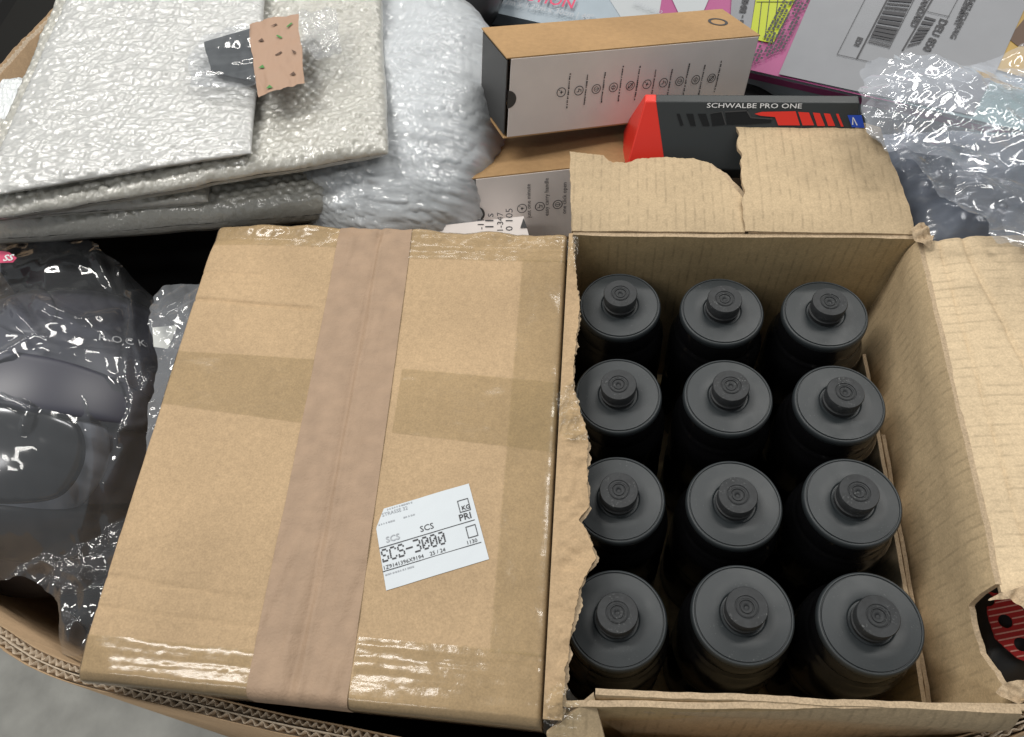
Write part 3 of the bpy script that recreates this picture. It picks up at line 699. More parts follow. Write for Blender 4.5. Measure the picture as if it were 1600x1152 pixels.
bulky('bubble_wrapped_bundle', 'bulky rounded bluish bubble wrap bundle between flat stack and white boxes', (-.335, .40, .775), (.112, .185, .085), .72, BUBB, 12, rotz=.10)

# cellophane packet with card and peach paper
pk_z = .9015
pp_ = thing('card_packet', 'small clear packet with dark grey card lying on the top bubble wrap', 'packet', at(340, 100, pk_z))
def curl_quad(name, px, z, mat, parent, n=24, amp=.003, seed=0, lift=(0, 0, 0, 0)):
    Q = [np.array(at(x, y, z+l)) for (x, y), l in zip(px, lift)]
    a, b = np.meshgrid(np.linspace(0, 1, n), np.linspace(0, 1, n), indexing='ij'); u = a[..., None]; v = b[..., None]
    P = (Q[0]*(1-u)+Q[1]*u)*(1-v)+(Q[3]*(1-u)+Q[2]*u)*v
    P[..., 2] += amp*fbm(a*2.2+seed, b*2.2, seed)+amp*.3*fbm(a*8, b*8, seed)
    P[..., 0] += .0015*fbm(b*6, a*0, seed+1)*(np.abs(a-.5) > .47)
    return grid(name, P, mat, parent, flip=True), (lambda s, t: Vector(P[min(n-1, int(s*(n-1))), min(n-1, int(t*(n-1)))]))
curl_quad('grey_card', ((318, 66), (392, 44), (398, 128), (330, 112)), pk_z, CARDG, pp_, 16, .001, 3)
def film_quad(name, px, z, mat, parent, amp, seed, f=(30, 200)):
    return crump_patch(name, px, z, mat, parent, amp, seed, .0012, f)
film_quad('cellophane', ((292, 95), (318, 55), (392, 38), (402, 135), (350, 142), (300, 140)), pk_z+.003, FILM, pp_, .0022, 23, (18, 90))
film_quad('cellophane', ((466, 22), (528, 18), (536, 92), (500, 100), (474, 85)), pk_z+.001, FILM, pp_, .005, 24)
pe, pf = curl_quad('peach_paper', ((388, 36), (466, 22), (476, 132), (402, 150)), pk_z+.003, PEACH, None, 40, .004, 6, (0, .004, .002, .004))
tag(pe, 'peach paper sheet with small brown and green marks on bubble wrap', 'paper')
for (s, t, mt, ang, kind) in ((.52, .14, BROWNI, .2, 0), (.84, .2, GREENI, 1.0, 1), (.25, .32, BROWNI, 0, 2), (.6, .33, GREENI, -.6, 1), (.55, .55, BROWNI, .8, 1), (.86, .56, BROWNI, -1.0, 0), (.18, .68, GREENI, 0, 2), (.8, .86, BROWNI, 0, 2), (.3, .97, GREENI, .2, 2)):
    c = pf(s, t)+Vector((0, 0, .0014)); M = Matrix.Translation(c) @ Matrix.Rotation(ang, 4, 'Z'); k = .0036
    quads('printed_mark', M, [[(-k, -k*.35), (k, -k*.35), (k*.6, k*.45)] if kind == 0 else [(-k, -k*.28), (k, -k*.28), (k, k*.28), (-k, k*.28)] if kind == 1 else [(-k*.9, -k*.6), (k*.9, -k*.6), (0, k*.7)]], mt, pe)

# ------------------------------------------------------------------ white and kraft retail boxes
def retail(name, label, cen, rot, dims, group):
    M = Matrix.Translation(Vector(cen)) @ Euler(rot, 'XYZ').to_matrix().to_4x4(); Lx, Dy, Hz = dims
    t = thing(name, label, 'box', M @ Vector((0, 0, -Hz/2)), group)
    def panel(nm, sx, sy, sz, c, mat):
        V, F = boxV(sx, sy, sz); 
        return mesh(nm, [M @ (Vector(v)+Vector(c)) for v in V], F, mat, t, False)
    b = .0012
    panel('front_panel', Lx-2*b-.004, b, Hz, (0.001, -Dy/2+b/2, 0), WHITEB)
    panel('back_panel', Lx-2*b, b, Hz, (0, Dy/2-b/2, 0), WHITEB)
    panel('top_panel', Lx, Dy-.0006, b, (0, 0.0005, Hz/2+b/2+.0002), KRETAIL)
    panel('bottom_panel', Lx, Dy, b, (0, 0, -Hz/2-b/2-.0002), KRETAIL)
    panel('right_end', b, Dy-2*b, Hz-.001, (Lx/2-b, 0, 0), WHITEB)
    V, F = boxV(b, Dy-2*b-.002, Hz-.004)
    panel('end_tuck', b, Dy-2*b-.002, Hz-.004, (-Lx/2+b, 0, 0), GREYEND)
    # thumb notch: half disc cut dark at the left end
    FM = M @ frame(Vector((-Lx/2+.0022, -Dy/2-.0004, .0)), Vector((1, 0, 0)), Vector((0, -1, 0)))
    quads('thumb_notch', FM, [[(0, -.009)]+[(.009*math.sin(a), -.009*math.cos(a)) for a in np.linspace(0, math.pi, 14)]], GREYEND, t)
    return t, M
A_dims = (.275, .077, .078)
ra, MA = retail('retail_box', 'slim white box with kraft top and ten round icons, leaning uppermost', (-.097, .411, .838), (-.222, .212, .399), A_dims, 'white boxes with round icons')
def icons(t, M, dims, n, x0, dx, y0, r, words=None, dy=0):
    FM = M @ frame(Vector((-dims[0]/2, -dims[1]/2-.0005, -dims[2]/2)), Vector((1, 0, 0)), Vector((0, -1, 0)))
    rg = random.Random(5)
    for i in range(n):
        cx = x0+i*dx; cy = y0+dy*i
        R_ = ring_pts(cx, cy, r*.86, r, 22)
        g = i % 5
        if g == 0: R_ += [[(cx, cy-r*.45), (cx+r*.12, cy-r*.12), (cx+r*.5, cy), (cx+r*.12, cy+r*.12), (cx, cy+r*.45), (cx-r*.12, cy+r*.12), (cx-r*.3, cy), (cx-r*.12, cy-r*.12)], (cx-r*.5, cy+r*.35, cx-r*.3, cy+r*.5)]
        elif g == 1: R_ += [(cx-r*.5, cy-r*.3, cx-r*.1, cy-r*.18), (cx-r*.1, cy-r*.3, cx+.02*r, cy+r*.5), (cx, cy+r*.1, cx+r*.5, cy+r*.22), (cx+r*.4, cy-r*.3, cx+r*.52, cy+r*.2)]
        elif g == 2: R_ += ring_pts(cx, cy, r*.42, r*.52, 16)+[(cx-r*.3, cy-.05*r, cx+r*.6, cy+r*.06)]
        elif g == 3: R_ += ring_pts(cx, cy, r*.5, r*.62, 4)+[(cx-r*.25, cy-.25*r, cx+r*.25, cy-r*.12), (cx-r*.25, cy+.1*r, cx+r*.25, cy+r*.22)]
        else: R_ += [[(cx-r*.6, cy-r*.5), (cx-r*.45, cy-r*.6), (cx+r*.6, cy+r*.5), (cx+r*.45, cy+r*.6)]]+ring_pts(cx, cy, r*.45, r*.55, 14)
        quads('round_icon', FM, R_, INK, t)
        if words:
            text('icon_caption', words[i], .0062, INK, t, FM @ Matrix.Translation((cx+r*1.75, cy-.012, 0)) @ Matrix.Rotation(math.pi/2, 4, 'Z'))
        else:
            tx = cx+r*1.45; y = cy-rg.uniform(.013, .02); ye = cy+rg.uniform(.011, .022); rs = []
            while y < ye:
                w = rg.uniform(.0010, .0024); rs.append((tx+rg.uniform(-.0003, 0), y, tx+rg.uniform(.0007, .0013), y+w)); y += w+rg.choice((.0003, .0003, .0012))
            quads('icon_caption', FM, rs, INK, t)
icons(ra, MA, A_dims, 10, .058, .0188, .041, .0049, None, -.0002)
# oval mark on the kraft top
FT = MA @ Matrix.Translation((.112, .004, A_dims[2]/2+.0018))
quads('printed_letter', FT, [r for r in ring_pts(0, 0, .0075, .0105, 24)], GREYEND, ra)
B_dims = (.305, .100, .078)
B_rot = (-.30, .10, .25)
rbx, MB_ = retail('retail_box', 'slim white box with kraft top, half hidden behind the torn back flap', (0, 0, 0), (0, 0, 0), B_dims, 'white boxes with round icons')
MBt = Matrix.Translation((-.106, .347, .751)) @ Euler(B_rot, 'XYZ').to_matrix().to_4x4()
icons(rbx, MB_, B_dims, 9, .050, .0188, .040, .0052, ['just one minute', 'easy carry handle', 'one click open', '-', '-', '-', '-', '-', '-'])
rbx.matrix_basis = MBt @ rbx.matrix_basis
WM[rbx.name] = rbx.matrix_basis.copy()

# small white box with numbers in front of it
wq = [at(640, 358, .80), at(818, 338, .80), at(834, 395, .782), at(640, 414, .782)]
wn = (wq[1]-wq[0]).cross(wq[3]-wq[0]).normalized()
if wn.z < 0: wn = -wn
wb = thing('white_product_box', 'white box with black stock numbers squeezed behind the closed carton', 'box', sum(wq, Vector())/4-Vector((0, 0, .06)))
slab('box_shell', wq, wn, .05, WHITEB, wb)
WMx = frame(wq[0]+wn*.0005, wq[1]-wq[0], wn)
for body, x, y, sz in (('-11', 756, 359, .009), ('11s', 771, 359, .012), ('1-347', 786, 363, .0085), ('0 105', 801, 361, .010)):
    p = onplane(x, y, wq[0]+wn*.0006, wn)
    text('stock_number', body, sz, INK, wb, frame(p, (wq[0]-wq[3]), wn))
slab('logo_triangle', [onplane(x, y, wq[0]+wn*.0012, wn) for x, y in ((818, 341), (824, 356), (813, 356))], wn, .0006, GREYEND, wb)

# ------------------------------------------------------------------ black and red tyre box (house-shaped section)
tb = thing('tyre_box', 'black triangular tyre box with red end cap and printed stripes', 'box', (.04, .36, .80))
R0 = Vector((-.0705, .344, .860)); R1 = Vector((.215, .338, .860))          # ridge
ud = (R1-R0).normalized(); TBM = frame(R0, ud, Vector((0, 0, 1)))
sec = [(-.005, 0), (-.042, -.052), (-.040, -.066), (.024, -.066), (.026, -.052), (.005, 0)]
def prism(name, x0, x1, grow, mat, slant=0.0, slant1=0.0):
    V = []
    for k, xx in enumerate((x0, x1)):
        for y, z in sec:
            V.append(TBM @ Vector((xx+(slant if k == 0 else slant1)*z/.07, y*(1+grow/.046), z+grow*.2)))
    n = len(sec); F = [tuple(range(n)), tuple(range(2*n-1, n-1, -1))]+[((i+1) % n, i, i+n, (i+1) % n+n) for i in range(n)]
    o = mesh(name, V, F, mat, tb, False)
    bv = o.modifiers.new('bevel', 'BEVEL'); bv.width = .0012; bv.segments = 2
    return o
prism('box_shell', .010, .2, 0, TYREBOX, -.017)
cap = prism('end_cap', 0, .0108, .0006, RED, .020, -.018)
# front slope frame: origin at ridge-front, u along ridge, v up the slope
vs_ = (TBM.to_3x3() @ Vector((0, .037, .052))).normalized(); nf = ud.cross(vs_).normalized()
of = TBM @ Vector((0, -.005, 0)); FF = frame(of+nf*.0008, ud, nf)     # v runs up the slope (negative below ridge)
FFI = FF.inverted()
def fp(*pts):
    out = []
    for x, y in pts:
        q = FFI @ onplane(x, y, FF.translation, nf); out.append((q.x, q.y))
    return out
q0 = fp((1104, 165), (1251, 167)); tw_ = q0[1][0]-q0[0][0]
tt_ = text('box_title', 'SCHWALBE PRO ONE', .0062, WHITE, tb, FF @ Matrix.Translation((q0[0][0], q0[0][1]-.002, .0002)), bold=.00003, sx=1.47)
quads('vent_slot', FF, [fp((1057, 178), (1062, 178), (1068, 196), (1063, 197)), fp((1072, 178), (1083, 178), (1087, 197), (1079, 197)), fp((1090, 178), (1103, 178), (1109, 197), (1098, 197)), fp((1110, 178), (1127, 175), (1133, 195), (1113, 197)), fp((1133, 176), (1168, 174), (1174, 185), (1205, 187), (1205, 192), (1165, 195), (1136, 195))], VENT, tb, -.0003)
quads('vent_rim', FF, [fp((1132, 174), (1168, 172), (1169, 174), (1133, 176)), fp((1168, 172), (1175, 184), (1173, 185), (1166, 174)), fp((1175, 183), (1208, 185), (1206, 187), (1174, 185)), fp((1110, 177), (1127, 174), (1128, 175), (1110, 178)), fp((1127, 174), (1129, 174), (1135, 195), (1133, 195))], GREYEND, tb, .0002)
quads('stripe_print', FF, [fp((1179, 178), (1190, 175), (1243, 174), (1250, 196), (1216, 196), (1211, 183), (1188, 181)), fp((1247, 175), (1264, 176), (1272, 196), (1254, 196)), fp((1270, 176), (1281, 177), (1289, 197), (1277, 197)), fp((1287, 177), (1297, 178), (1305, 197), (1294, 197)), fp((1306, 178), (1310, 178), (1318, 198), (1314, 198))], RED, tb, .0002)
quads('emblem_patch', FF, [fp((1324, 180), (1346, 180), (1351, 200), (1331, 199))], BLUE, tb, .0002)
quads('emblem_mark', FF, [fp((1331, 195), (1333, 195), (1333, 185), (1332, 183)), fp((1332, 183), (1334, 184), (1340, 196), (1338, 196))], WHITE, tb, .0005)

# ------------------------------------------------------------------ large printed carton at the back
E0 = at(765, 18, .765); E1 = at(1350, 150, .765)
eb = (E1-E0).normalized(); nb0 = Vector((-.10, -.22, .97)); nb_ = (nb0-eb*nb0.dot(eb)).normalized(); db = nb_.cross(eb)
pc = thing('printed_carton', 'large pale blue and magenta printed carton with shipping labels across the back', 'box', (E0+E1)/2-Vector((0, 0, .08)))
K0 = E0-eb*.02; K1 = E1+eb*.22
if db.y < 0: db = -db
slab('carton_shell', [K0, K1, K1+db*.36, K0+db*.36], nb_, .08, PALEBLUE, pc)
onb = lambda x, y, k=1: onplane(x, y, E0+nb_*.0006*k, nb_)
def bq(name, px, mat, k=1, parent=pc): return slab(name, [onb(x, y, k) for x, y in px], nb_, .0003, mat, parent)
bq('print_panel', [(868, -120), (940, -20), (995, 66), (1052, 80), (1052, -120)], PALEW, 1)
bq('print_panel', [(1040, -40), (1029, 28), (1050, 60), (1052, 83), (1140, 102), (1345, 149), (1420, 165), (1480, -120), (1080, -120)], MAGENTA, 2)
bq('print_panel', [(1255, 122), (1262, 127), (1700, 228), (1700, 150), (1345, 100)], TEAL, 3)
bq('print_panel', [(1545, 105), (1605, 0), (1640, -60), (1760, -60), (1700, 150)], OCHRE, 4)
bq('print_panel', [(1575, 60), (1600, 30), (1640, 30), (1640, 70), (1590, 72)], BROWNI, 5)
bq('print_panel', [(1046, -10), (1060, 20), (1100, 16), (1120, -30), (1060, -40)], PALEW, 4)
def tline(body, p0, p1, size, mat, k=8, bold=0, sx=1, parent=pc, nm='printed_line'):
    a_, b_ = onb(*p0, k), onb(*p1, k)
    return text(nm, body, size, mat, parent, frame(a_, b_-a_, nb_), bold=bold, sx=sx)
tline('1.22m x 1.22m x 30cm | 48" x 48" x 12"', (772, 3), (900, 27), .0115, INKG, bold=.0001)
tline('CONSTRUCTION', (704, -22), (920, 18), .022, CRIMSON, bold=.0003, sx=.98)
tline('07/LUG/202', (988, 6), (1025, 20), .008, INKG)
lb = bq('shipping_label', [(1217, 116), (1345, 144), (1520, 180), (1560, 104), (1625, -40), (1292, -60)], SHIP, 6)
def lq(name, px, mat=INK, k=8): return slab(name, [onb(x, y, k) for x, y in px], nb_, .0002, mat, lb)
def lstrip(p0, p1, w, k=8):
    a_, b_ = onb(*p0, k), onb(*p1, k); s_ = (b_-a_).normalized().cross(nb_)*w/2
    return slab('rule_line', [a_-s_, a_+s_, b_+s_, b_-s_], nb_, .0002, INK, lb)
lstrip((1339, 91), (1392, -12), .0016); lstrip((1410, 79), (1463, -12), .0016); lstrip((1308, 85), (1356, -10), .0005); lstrip((1308, 85), (1362, 97), .0005); lstrip((1389, 76), (1432, -8), .0006)
lstrip((1449, 18), (1484, 26), .0005); lstrip((1468, 52), (1500, -8), .0005)
def barcode(bl, br, tr, tl, n, seed):
    rg = random.Random(seed); B = [onb(*p, 8) for p in (bl, br, tr, tl)]
    V = []; F = []; y = 0
    while y < 1:
        w = rg.choice((1, 1, 2, 3, 4))/n*.55; y1 = min(1, y+w)
        k = len(V); V += [B[0].lerp(B[3], y), B[1].lerp(B[2], y), B[1].lerp(B[2], y1), B[0].lerp(B[3], y1)]; F.append((k, k+1, k+2, k+3))
        y = y1+rg.choice((1, 1, 2, 3))/n*.5
    return mesh('barcode', V, F, INK, lb, False)
barcode((1356, 66), (1389, 74), (1430, -8), (1393, -10), 36, 2); barcode((1417, 74), (1438, 68), (1463, 30), (1446, 25), 22, 3)
tline('EDI', (1341, 57), (1334, 71), .0085, INK, bold=.0003, parent=lb)
tline('STANDARD', (1448, -13), (1425, 34), .0095, INK, bold=.0003, parent=lb)
tline('DEU 850', (1470, 28), (1448, 66), .0125, INK, bold=.0003, parent=lb)
tline('GERMANY', (1510, -4), (1495, 28), .0085, INK, bold=.0002, parent=lb)
tline('85422 SCHWAIG', (1519, -8), (1490, 48), .0085, INK, bold=.0002, parent=lb)
lim = bq('lime_label', [(1182, -8), (1246, -8), (1208, 68), (1171, 60)], LIME, 5)
for p0, p1 in (((1190, 4), (1184, 58)), ((1203, -5), (1195, 62)), ((1216, -5), (1207, 66)), ((1182, 3), (1243, 3))):
    a_, b_ = onb(*p0, 6), onb(*p1, 6); s_ = (b_-a_).normalized().cross(nb_)*.0004
    slab('rule_line', [a_-s_, a_+s_, b_+s_, b_-s_], nb_, .0002, INK, lim)
wl = bq('parcel_label', [(1140, 50), (1171, 60), (1184, -30), (1145, -30)], SHIP, 6)
tline('G - 88480', (1160, 40), (1172, -8), .011, INK, 8, .0003, parent=wl)
rg = random.Random(9)
blk = []
for c in range(7):
    x0 = 1203+c*6.2
    y = 100-c*4
    while y > -10:
        hh = rg.uniform(2, 6); x = x0+(70-y)*.52-16
        if rg.random() < .8: blk.append([(x, y), (x+3.4, y+.8), (x+3.4+hh*.5, y+.8-hh), (x+hh*.5, y-hh)])
        y -= hh+rg.uniform(.8, 2.5)
V = []; F = []
for q in blk:
    k = len(V); V += [onb(x, y, 9) for x, y in q]; F.append((k, k+1, k+2, k+3))
mesh('printed_lines', V, F, INK, lim, False)
slab('carton_band', [p-nb_*.004+(-db)*.0006 for p in (E0+eb*.30, K1)]+[p-nb_*.014+(-db)*.0006 for p in (K1, E0+eb*.30)], -db, .0004, MAGENTA, pc)

# ------------------------------------------------------------------ black round thing and black case at the top
bo = thing('black_canister', 'black rounded plastic canister beyond the bulky bubble wrap bundle', 'canister', at(735, 10, .74))
c0 = at(738, 0, .80)
nn_, mm_ = 40, 30
th_, yy = np.meshgrid(np.linspace(0, 2*math.pi, nn_), np.linspace(-.16, .16, mm_), indexing='ij')
rad = .042*np.sqrt(np.clip(1-(np.abs(yy)/.1605)**6, 0, 1))
grid('canister_shell', np.stack([c0.x-.005+rad*np.cos(th_)*1.0, c0.y+.11+yy, c0.z+.0+rad*np.sin(th_)], -1), BLACKPL, bo)
th_, yy = np.meshgrid(np.linspace(0, 2*math.pi, nn_), np.linspace(-.006, .006, 4), indexing='ij')
rad = .0432+0*yy
grid('band', np.stack([c0.x-.005+rad*np.cos(th_), c0.y+.03+yy, c0.z+rad*np.sin(th_)], -1), GREYEND, bo)
bk = thing('black_case', 'black case standing on the floor beyond the box wall, far left', 'case', (-1.42, 1.05, 0))
V, F = boxV(.5, .7, .62)
o = mesh('case_shell', [Vector(v)+Vector((-1.42, 1.12, .312)) for v in V], F, BLACKPL, bk, False)
bv = o.modifiers.new('bevel', 'BEVEL'); bv.width = .05; bv.segments = 4
V, F = boxV(.16, .03, .03)
mesh('case_handle', [Vector(v)+Vector((-1.42, 1.0, .645)) for v in V], F, GREYEND, bk, False)

# ------------------------------------------------------------------ poly parcel and crumpled clear bag at the right
pq = [at(1448, 366, .80), at(1680, 385, .80), at(1700, 190, .80), at(1362, 190, .80)]
c = sum(pq, Vector())/4
pt = thing('poly_mailer', 'blue-grey plastic mailer under the crumpled clear bag', 'parcel', (c.x, c.y, .74))
pillow('mailer_shell', pq, .05, POLY, pt, res=.003, bub=.02, amp=0, n=8, warp=.003, seed=31, dome=.012, crum=.002, streak=0)
def bagfilm(name, poly, z0, amp, mat, parent, seed, slope=(0, 0), res=.0017, f=(6, 60), n=8):
    X = [at(x, y, z0) for x, y in poly]; xs = [p.x for p in X]; ys = [p.y for p in X]
    gx, gy = np.meshgrid(np.arange(min(xs)-.01, max(xs)+.01, res), np.arange(min(ys)-.01, max(ys)+.01, res), indexing='ij')
    jx = gx+.012*fbm(gx*22, gy*22, seed+1)+.004*fbm(gx*120, gy*120, seed+4); jy = gy+.012*fbm(gx*22, gy*22, seed+2)+.004*fbm(gx*120, gy*120, seed+5)
    m = inpoly(jx, jy, [(p.x, p.y) for p in X])
    z = z0+amp*crumple(gx, gy, seed, f[0], f[1], n, .22, 1.05)+.012*fbm(gx*10, gy*10, seed+9)+slope[0]*(gx-np.mean(xs))+slope[1]*(gy-np.mean(ys))
    return grid(name, np.stack([gx, gy, z], -1), mat, parent, m)
cb = thing('clear_plastic_bag', 'crumpled clear plastic bag heaped at the right edge above the mailer', 'plastic bag', at(1480, 240, .80))
bagfilm('film_layer', [(1346, 100), (1372, 88), (1400, 78), (1470, 96), (1600, 70), (1760, 60), (1800, 260), (1600, 260), (1500, 268), (1440, 250), (1385, 235), (1352, 200), (1345, 150)], .872, .020, FILM2, cb, 41)
bagfilm('film_layer', [(1350, 120), (1420, 92), (1480, 90), (1620, 100), (1780, 100), (1780, 420), (1560, 392), (1548, 330), (1500, 326), (1462, 318), (1440, 285), (1400, 250), (1352, 190)], .850, .022, FILM2, cb, 42, f=(5, 42))
bagfilm('film_layer', [(1470, 255), (1600, 230), (1780, 230), (1780, 430), (1572, 392), (1552, 330), (1490, 322)], .880, .018, FILM, cb, 43, f=(6, 60))
bagfilm('film_layer', [(1385, 95), (1440, 82), (1520, 105), (1600, 100), (1700, 100), (1700, 230), (1500, 225), (1400, 215)], .893, .018, FILM3, cb, 45, f=(7, 80))

# ------------------------------------------------------------------ red perforated pad, bottom right
pdp = [(1515, 915), (1560, 905), (1760, 890), (1760, 1120), (1640, 1110), (1585, 1080), (1548, 1020)]
pz = .752
pdt = thing('perforated_pad', 'dark pad with red striped panel and black holes behind the torn carton corner', 'pad', at(1600, 1000, .70))
Q = [at(1535, 1085, pz-.006), at(1690, 1060, pz-.006), at(1690, 880, pz-.006), at(1520, 880, pz-.006)]
pillow('pad_body', Q, .05, PADBODY, pdt, res=.003, bub=.02, amp=0, n=5, warp=.001, seed=51, streak=0)
X = [at(x, y, pz) for x, y in ((1537, 925), (1575, 930), (1600, 955), (1655, 968), (1655, 1048), (1625, 1045), (1585, 1030), (1552, 1000), (1540, 965))]
xs = [p.x for p in X]; ys = [p.y for p in X]
gx, gy = np.meshgrid(np.arange(min(xs), max(xs), .0007), np.arange(min(ys), max(ys), .0007), indexing='ij')
m = inpoly(gx, gy, [(p.x, p.y) for p in X])
for hx, hy in ((1541, 938), (1569, 972), (1594, 1008), (1620, 968), (1540, 992), (1640, 1012)):
    p = at(hx, hy, pz); m &= np.hypot(gx-p.x, gy-p.y) > .0047
zz = pz+.0022+0*gx+.0004*fbm(gx*80, gy*80, 3)
grid('red_panel', np.stack([gx, gy, zz], -1), REDPAD, pdt, m)
st_ = (((gy-gx*.25)/.0046) % 1.0) < .42
rp = grid('pinstripes', np.stack([gx, gy, zz+.0003], -1), plain('pinstripe_ink', (.62, .30, .25), .5), pdt, m & st_)

# ------------------------------------------------------------------ helmet in a clear bag at the left
HC = Vector((-.668, .045, .672)); HR = Vector((.152, .165, .140))
hm = thing('ski_helmet', 'dark navy helmet with visor inside the clear bag at left', 'helmet', (HC.x, HC.y, HC.z-HR.z))
def ell(d, k=1.0):
    d = d/np.linalg.norm(d, axis=-1, keepdims=True)
    return np.array(HC)+d*np.array(HR)*k
def epatch(name, cdir, updir, hu, hv, k, mat, parent, n=50, pow_=4, kfun=None):
    c = Vector(cdir).normalized(); r_ = Vector(updir).cross(c).normalized(); u_ = c.cross(r_)
    a, b = np.meshgrid(np.linspace(-1, 1, n), np.linspace(-1, 1, n), indexing='ij')
    sa = a*np.sqrt(1-.35*b*b); sb = b*np.sqrt(1-.35*a*a)
    d = np.array(c)[None, None]+np.array(r_)*np.tan(sa*hu)[..., None]+np.array(u_)*np.tan(sb*hv)[..., None]
    ed = ((1-np.abs(a)**10)*(1-np.abs(b)**10))**.5
    kk = .985+(k-.985)*ed
    if kfun is not None: kk = kk*kfun(a, b)
    d = d/np.linalg.norm(d, axis=-1, keepdims=True)
    return grid(name, np.array(HC)+d*np.array(HR)*kk[..., None], mat, parent)
la, lo_ = np.meshgrid(np.linspace(-math.pi/2+.01, math.pi/2-.001, 70), np.linspace(-math.pi, math.pi, 110), indexing='ij')
D = np.stack([np.cos(la)*np.cos(lo_), np.cos(la)*np.sin(lo_), np.sin(la)], -1)
grid('shell', ell(D), NAVY, hm, flip=True)
def dirpx(x, y):
    d = ray(x, y); o = CAM_LOC-HC
    A_ = sum((d[i]/HR[i])**2 for i in range(3)); B_ = sum(d[i]*o[i]/HR[i]**2 for i in range(3)); C_ = sum((o[i]/HR[i])**2 for i in range(3))-1
    disc = B_*B_-A_*C_
    t = (-B_-math.sqrt(max(0, disc)))/A_; p = CAM_LOC+d*t-HC
    return Vector((p.x/HR.x, p.y/HR.y, p.z/HR.z)), CAM_LOC+d*t
UPD = (.1, 1, .35)
epatch('brow_band', dirpx(30, 600)[0], UPD, .95, .17, 1.10, NAVY, hm)
vf = epatch('visor_frame', dirpx(0, 705)[0], UPD, .60, .40, 1.05, GREYSHELL, hm)
epatch('visor_lens', dirpx(-5, 705)[0], UPD, .50, .29, 1.075, LENS, vf)
epatch('chin_guard', dirpx(30, 830)[0], UPD, .85, .20, 1.06, BLACKPL, hm)
epatch('top_panel', dirpx(10, 470)[0], UPD, .75, .22, 1.03, NAVY, hm)
for i, chh in enumerate('ROCK'):
    dd_, p = dirpx(152+i*21, 534+i*3); nrm = Vector((dd_.x/HR.x, dd_.y/HR.y, dd_.z/HR.z)).normalized()
    p2 = dirpx(152+i*21+14, 536+i*3)[1]
    text('printed_letter', chh, .0125, WHITE, hm, frame(p+nrm*.0025, p2-p, nrm))
# bag film draped over it
gx, gy = np.meshgrid(np.arange(-.86, -.470, .0018), np.arange(-.215, .245, .0018), indexing='ij')
q = 1-((gx-HC.x)/(HR.x*1.05))**2-((gy-HC.y)/(HR.y*1.05))**2
dome = HC.z+HR.z*1.05*np.sqrt(np.clip(q, 0, 1))
base = .715+.03*fbm(gx*9, gy*9, 71)+.075*ss(.10, .19, gy)*ss(-.56, -.62, gx)+.05*ss(-.57, -.50, gx)*ss(.0, .12, gy)
z = np.maximum(dome, base); k = .02
z = np.log(np.exp(dome/k)+np.exp(base/k))*k
amp = .0035+.013*ss(.22, -.05, q)+.003*noise(gx*14, gy*14, 75)
z = z+.004+amp*(crumple(gx, gy, 77, 8, 75, 8, .22, 1.0)+.35)
px_, py_ = to_px(gx, gy, z)
for line, hh, ww in (([(190, 425), (212, 500), (200, 590), (218, 645)], .011, 7), ([(214, 465), (224, 590)], .010, 6), ([(258, 432), (252, 530)], .012, 8), ([(196, 682), (240, 590)], .012, 8), ([(240, 600), (232, 660), (190, 690)], .008, 5),
                     ([(150, 400), (190, 470)], .008, 7), ([(60, 470), (130, 500), (185, 492)], .006, 6), ([(0, 560), (60, 525), (20, 480)], .008, 7), ([(0, 620), (50, 640), (40, 670)], .007, 6), ([(205, 690), (170, 760)], .010, 9), ([(30, 905), (75, 880), (130, 905)], .012, 8), ([(100, 920), (110, 1005)], .010, 8), ([(130, 600), (150, 720), (140, 800)], .006, 8)):
    dm_ = np.full(gx.shape, 1e9)
    for (x0, y0), (x1, y1) in zip(line[:-1], line[1:]):
        t_ = np.clip(((px_-x0)*(x1-x0)+(py_-y0)*(y1-y0))/((x1-x0)**2+(y1-y0)**2), 0, 1)
        dm_ = np.minimum(dm_, np.hypot(px_-x0-t_*(x1-x0), py_-y0-t_*(y1-y0)))
    z = z+.7*hh*np.clip(1-(dm_+2.5*fbm(px_*.05, py_*.05, 7))/(ww*2), 0, 1)
jx = gx+.010*fbm(gx*25, gy*25, 81); jy = gy+.010*fbm(gx*25, gy*25, 82)
w_ = lambda P_: [(at(x, y, .77).x, at(x, y, .77).y) for x, y in P_]
m = inpoly(jx, jy, w_([(-200, 372), (90, 385), (170, 400), (225, 440), (262, 425), (330, 425), (330, 560), (245, 760), (200, 800), (190, 905), (150, 925), (148, 1015), (60, 1012), (62, 925), (-10, 890), (-200, 890)]))
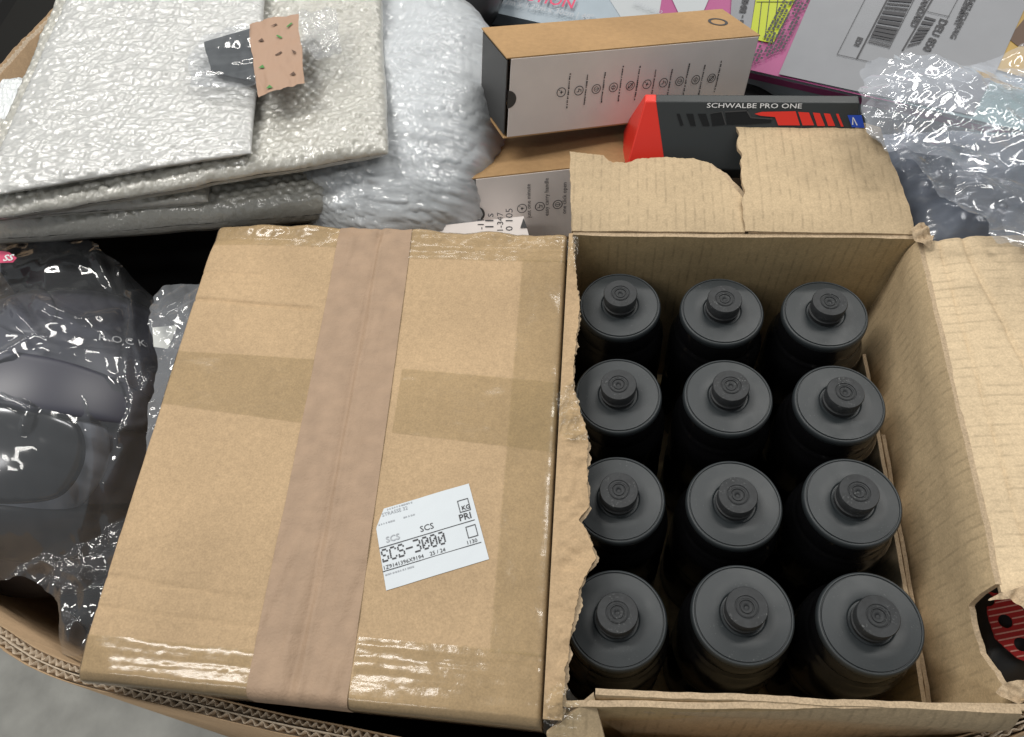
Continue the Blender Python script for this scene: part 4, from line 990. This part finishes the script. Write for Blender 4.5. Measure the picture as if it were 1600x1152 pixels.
m &= gx < -.4795-.004*noise(gy*30, gy*0, 4)
hb = thing('clear_plastic_bag', 'clear wrinkled plastic bag around the dark helmet at the left edge', 'plastic bag', (HC.x, HC.y, .55))
grid('film_layer', np.stack([gx, gy, z], -1), FILM, hb, m, flip=False)
z2 = z+.008+.010*crumple(gx, gy, 99, 12, 90, 7)
m2 = m & (noise(gx*11+3, gy*11, 91) > .62) & (gx < -.60)
grid('film_layer', np.stack([gx, gy, z2], -1), FILM3, hb, m2)
def edge_film(px, z0, z1, seed):
    X = [at(x, y, z0) for x, y in px]; xs = [p.x for p in X]; ys = [p.y for p in X]
    ex, ey = np.meshgrid(np.arange(min(xs), max(xs), .0015), np.arange(min(ys), max(ys), .0015), indexing='ij')
    em = inpoly(ex+.003*fbm(ex*60, ey*60, seed), ey+.003*fbm(ex*60, ey*60, seed+1), [(p.x, p.y) for p in X]) & (ex < -.4795)
    ez = z0+(z1-z0)*np.clip((ey-min(ys))/(max(ys)-min(ys)), 0, 1)+.010*crumple(ex, ey, seed, 10, 70, 7)
    return grid('film_layer', np.stack([ex, ey, ez], -1), FILM2, hb, em)
edge_film([(228, 440), (262, 424), (312, 424), (300, 470), (270, 560), (252, 640), (240, 730), (222, 770), (226, 640), (236, 560), (226, 500)], .805, .79, 83)
stq = [at(x, y, .825) for x, y in ((-30, 388), (14, 394), (26, 403), (20, 410), (-30, 412))]
slab('pink_sticker', stq, Vector((0, 0, 1)), .0006, STICKER, hb)
text('sticker_letters', 'SS', .011, WHITE, hb, frame(at(4, 408, .8258), Vector((1, .1, 0)), Vector((0, 0, 1))), bold=.0003)
slab('tape_piece', [at(x, y, .785) for x, y in ((238, 512), (278, 508), (262, 545), (240, 542))], Vector((0, 0, 1)), .0004, CREAM, hb)

scene.cycles.max_bounces = 5; scene.cycles.diffuse_bounces = 3; scene.cycles.glossy_bounces = 2; scene.cycles.transmission_bounces = 2
scene.cycles.transparent_max_bounces = 9
scene.cycles.caustics_reflective = False; scene.cycles.caustics_refractive = False
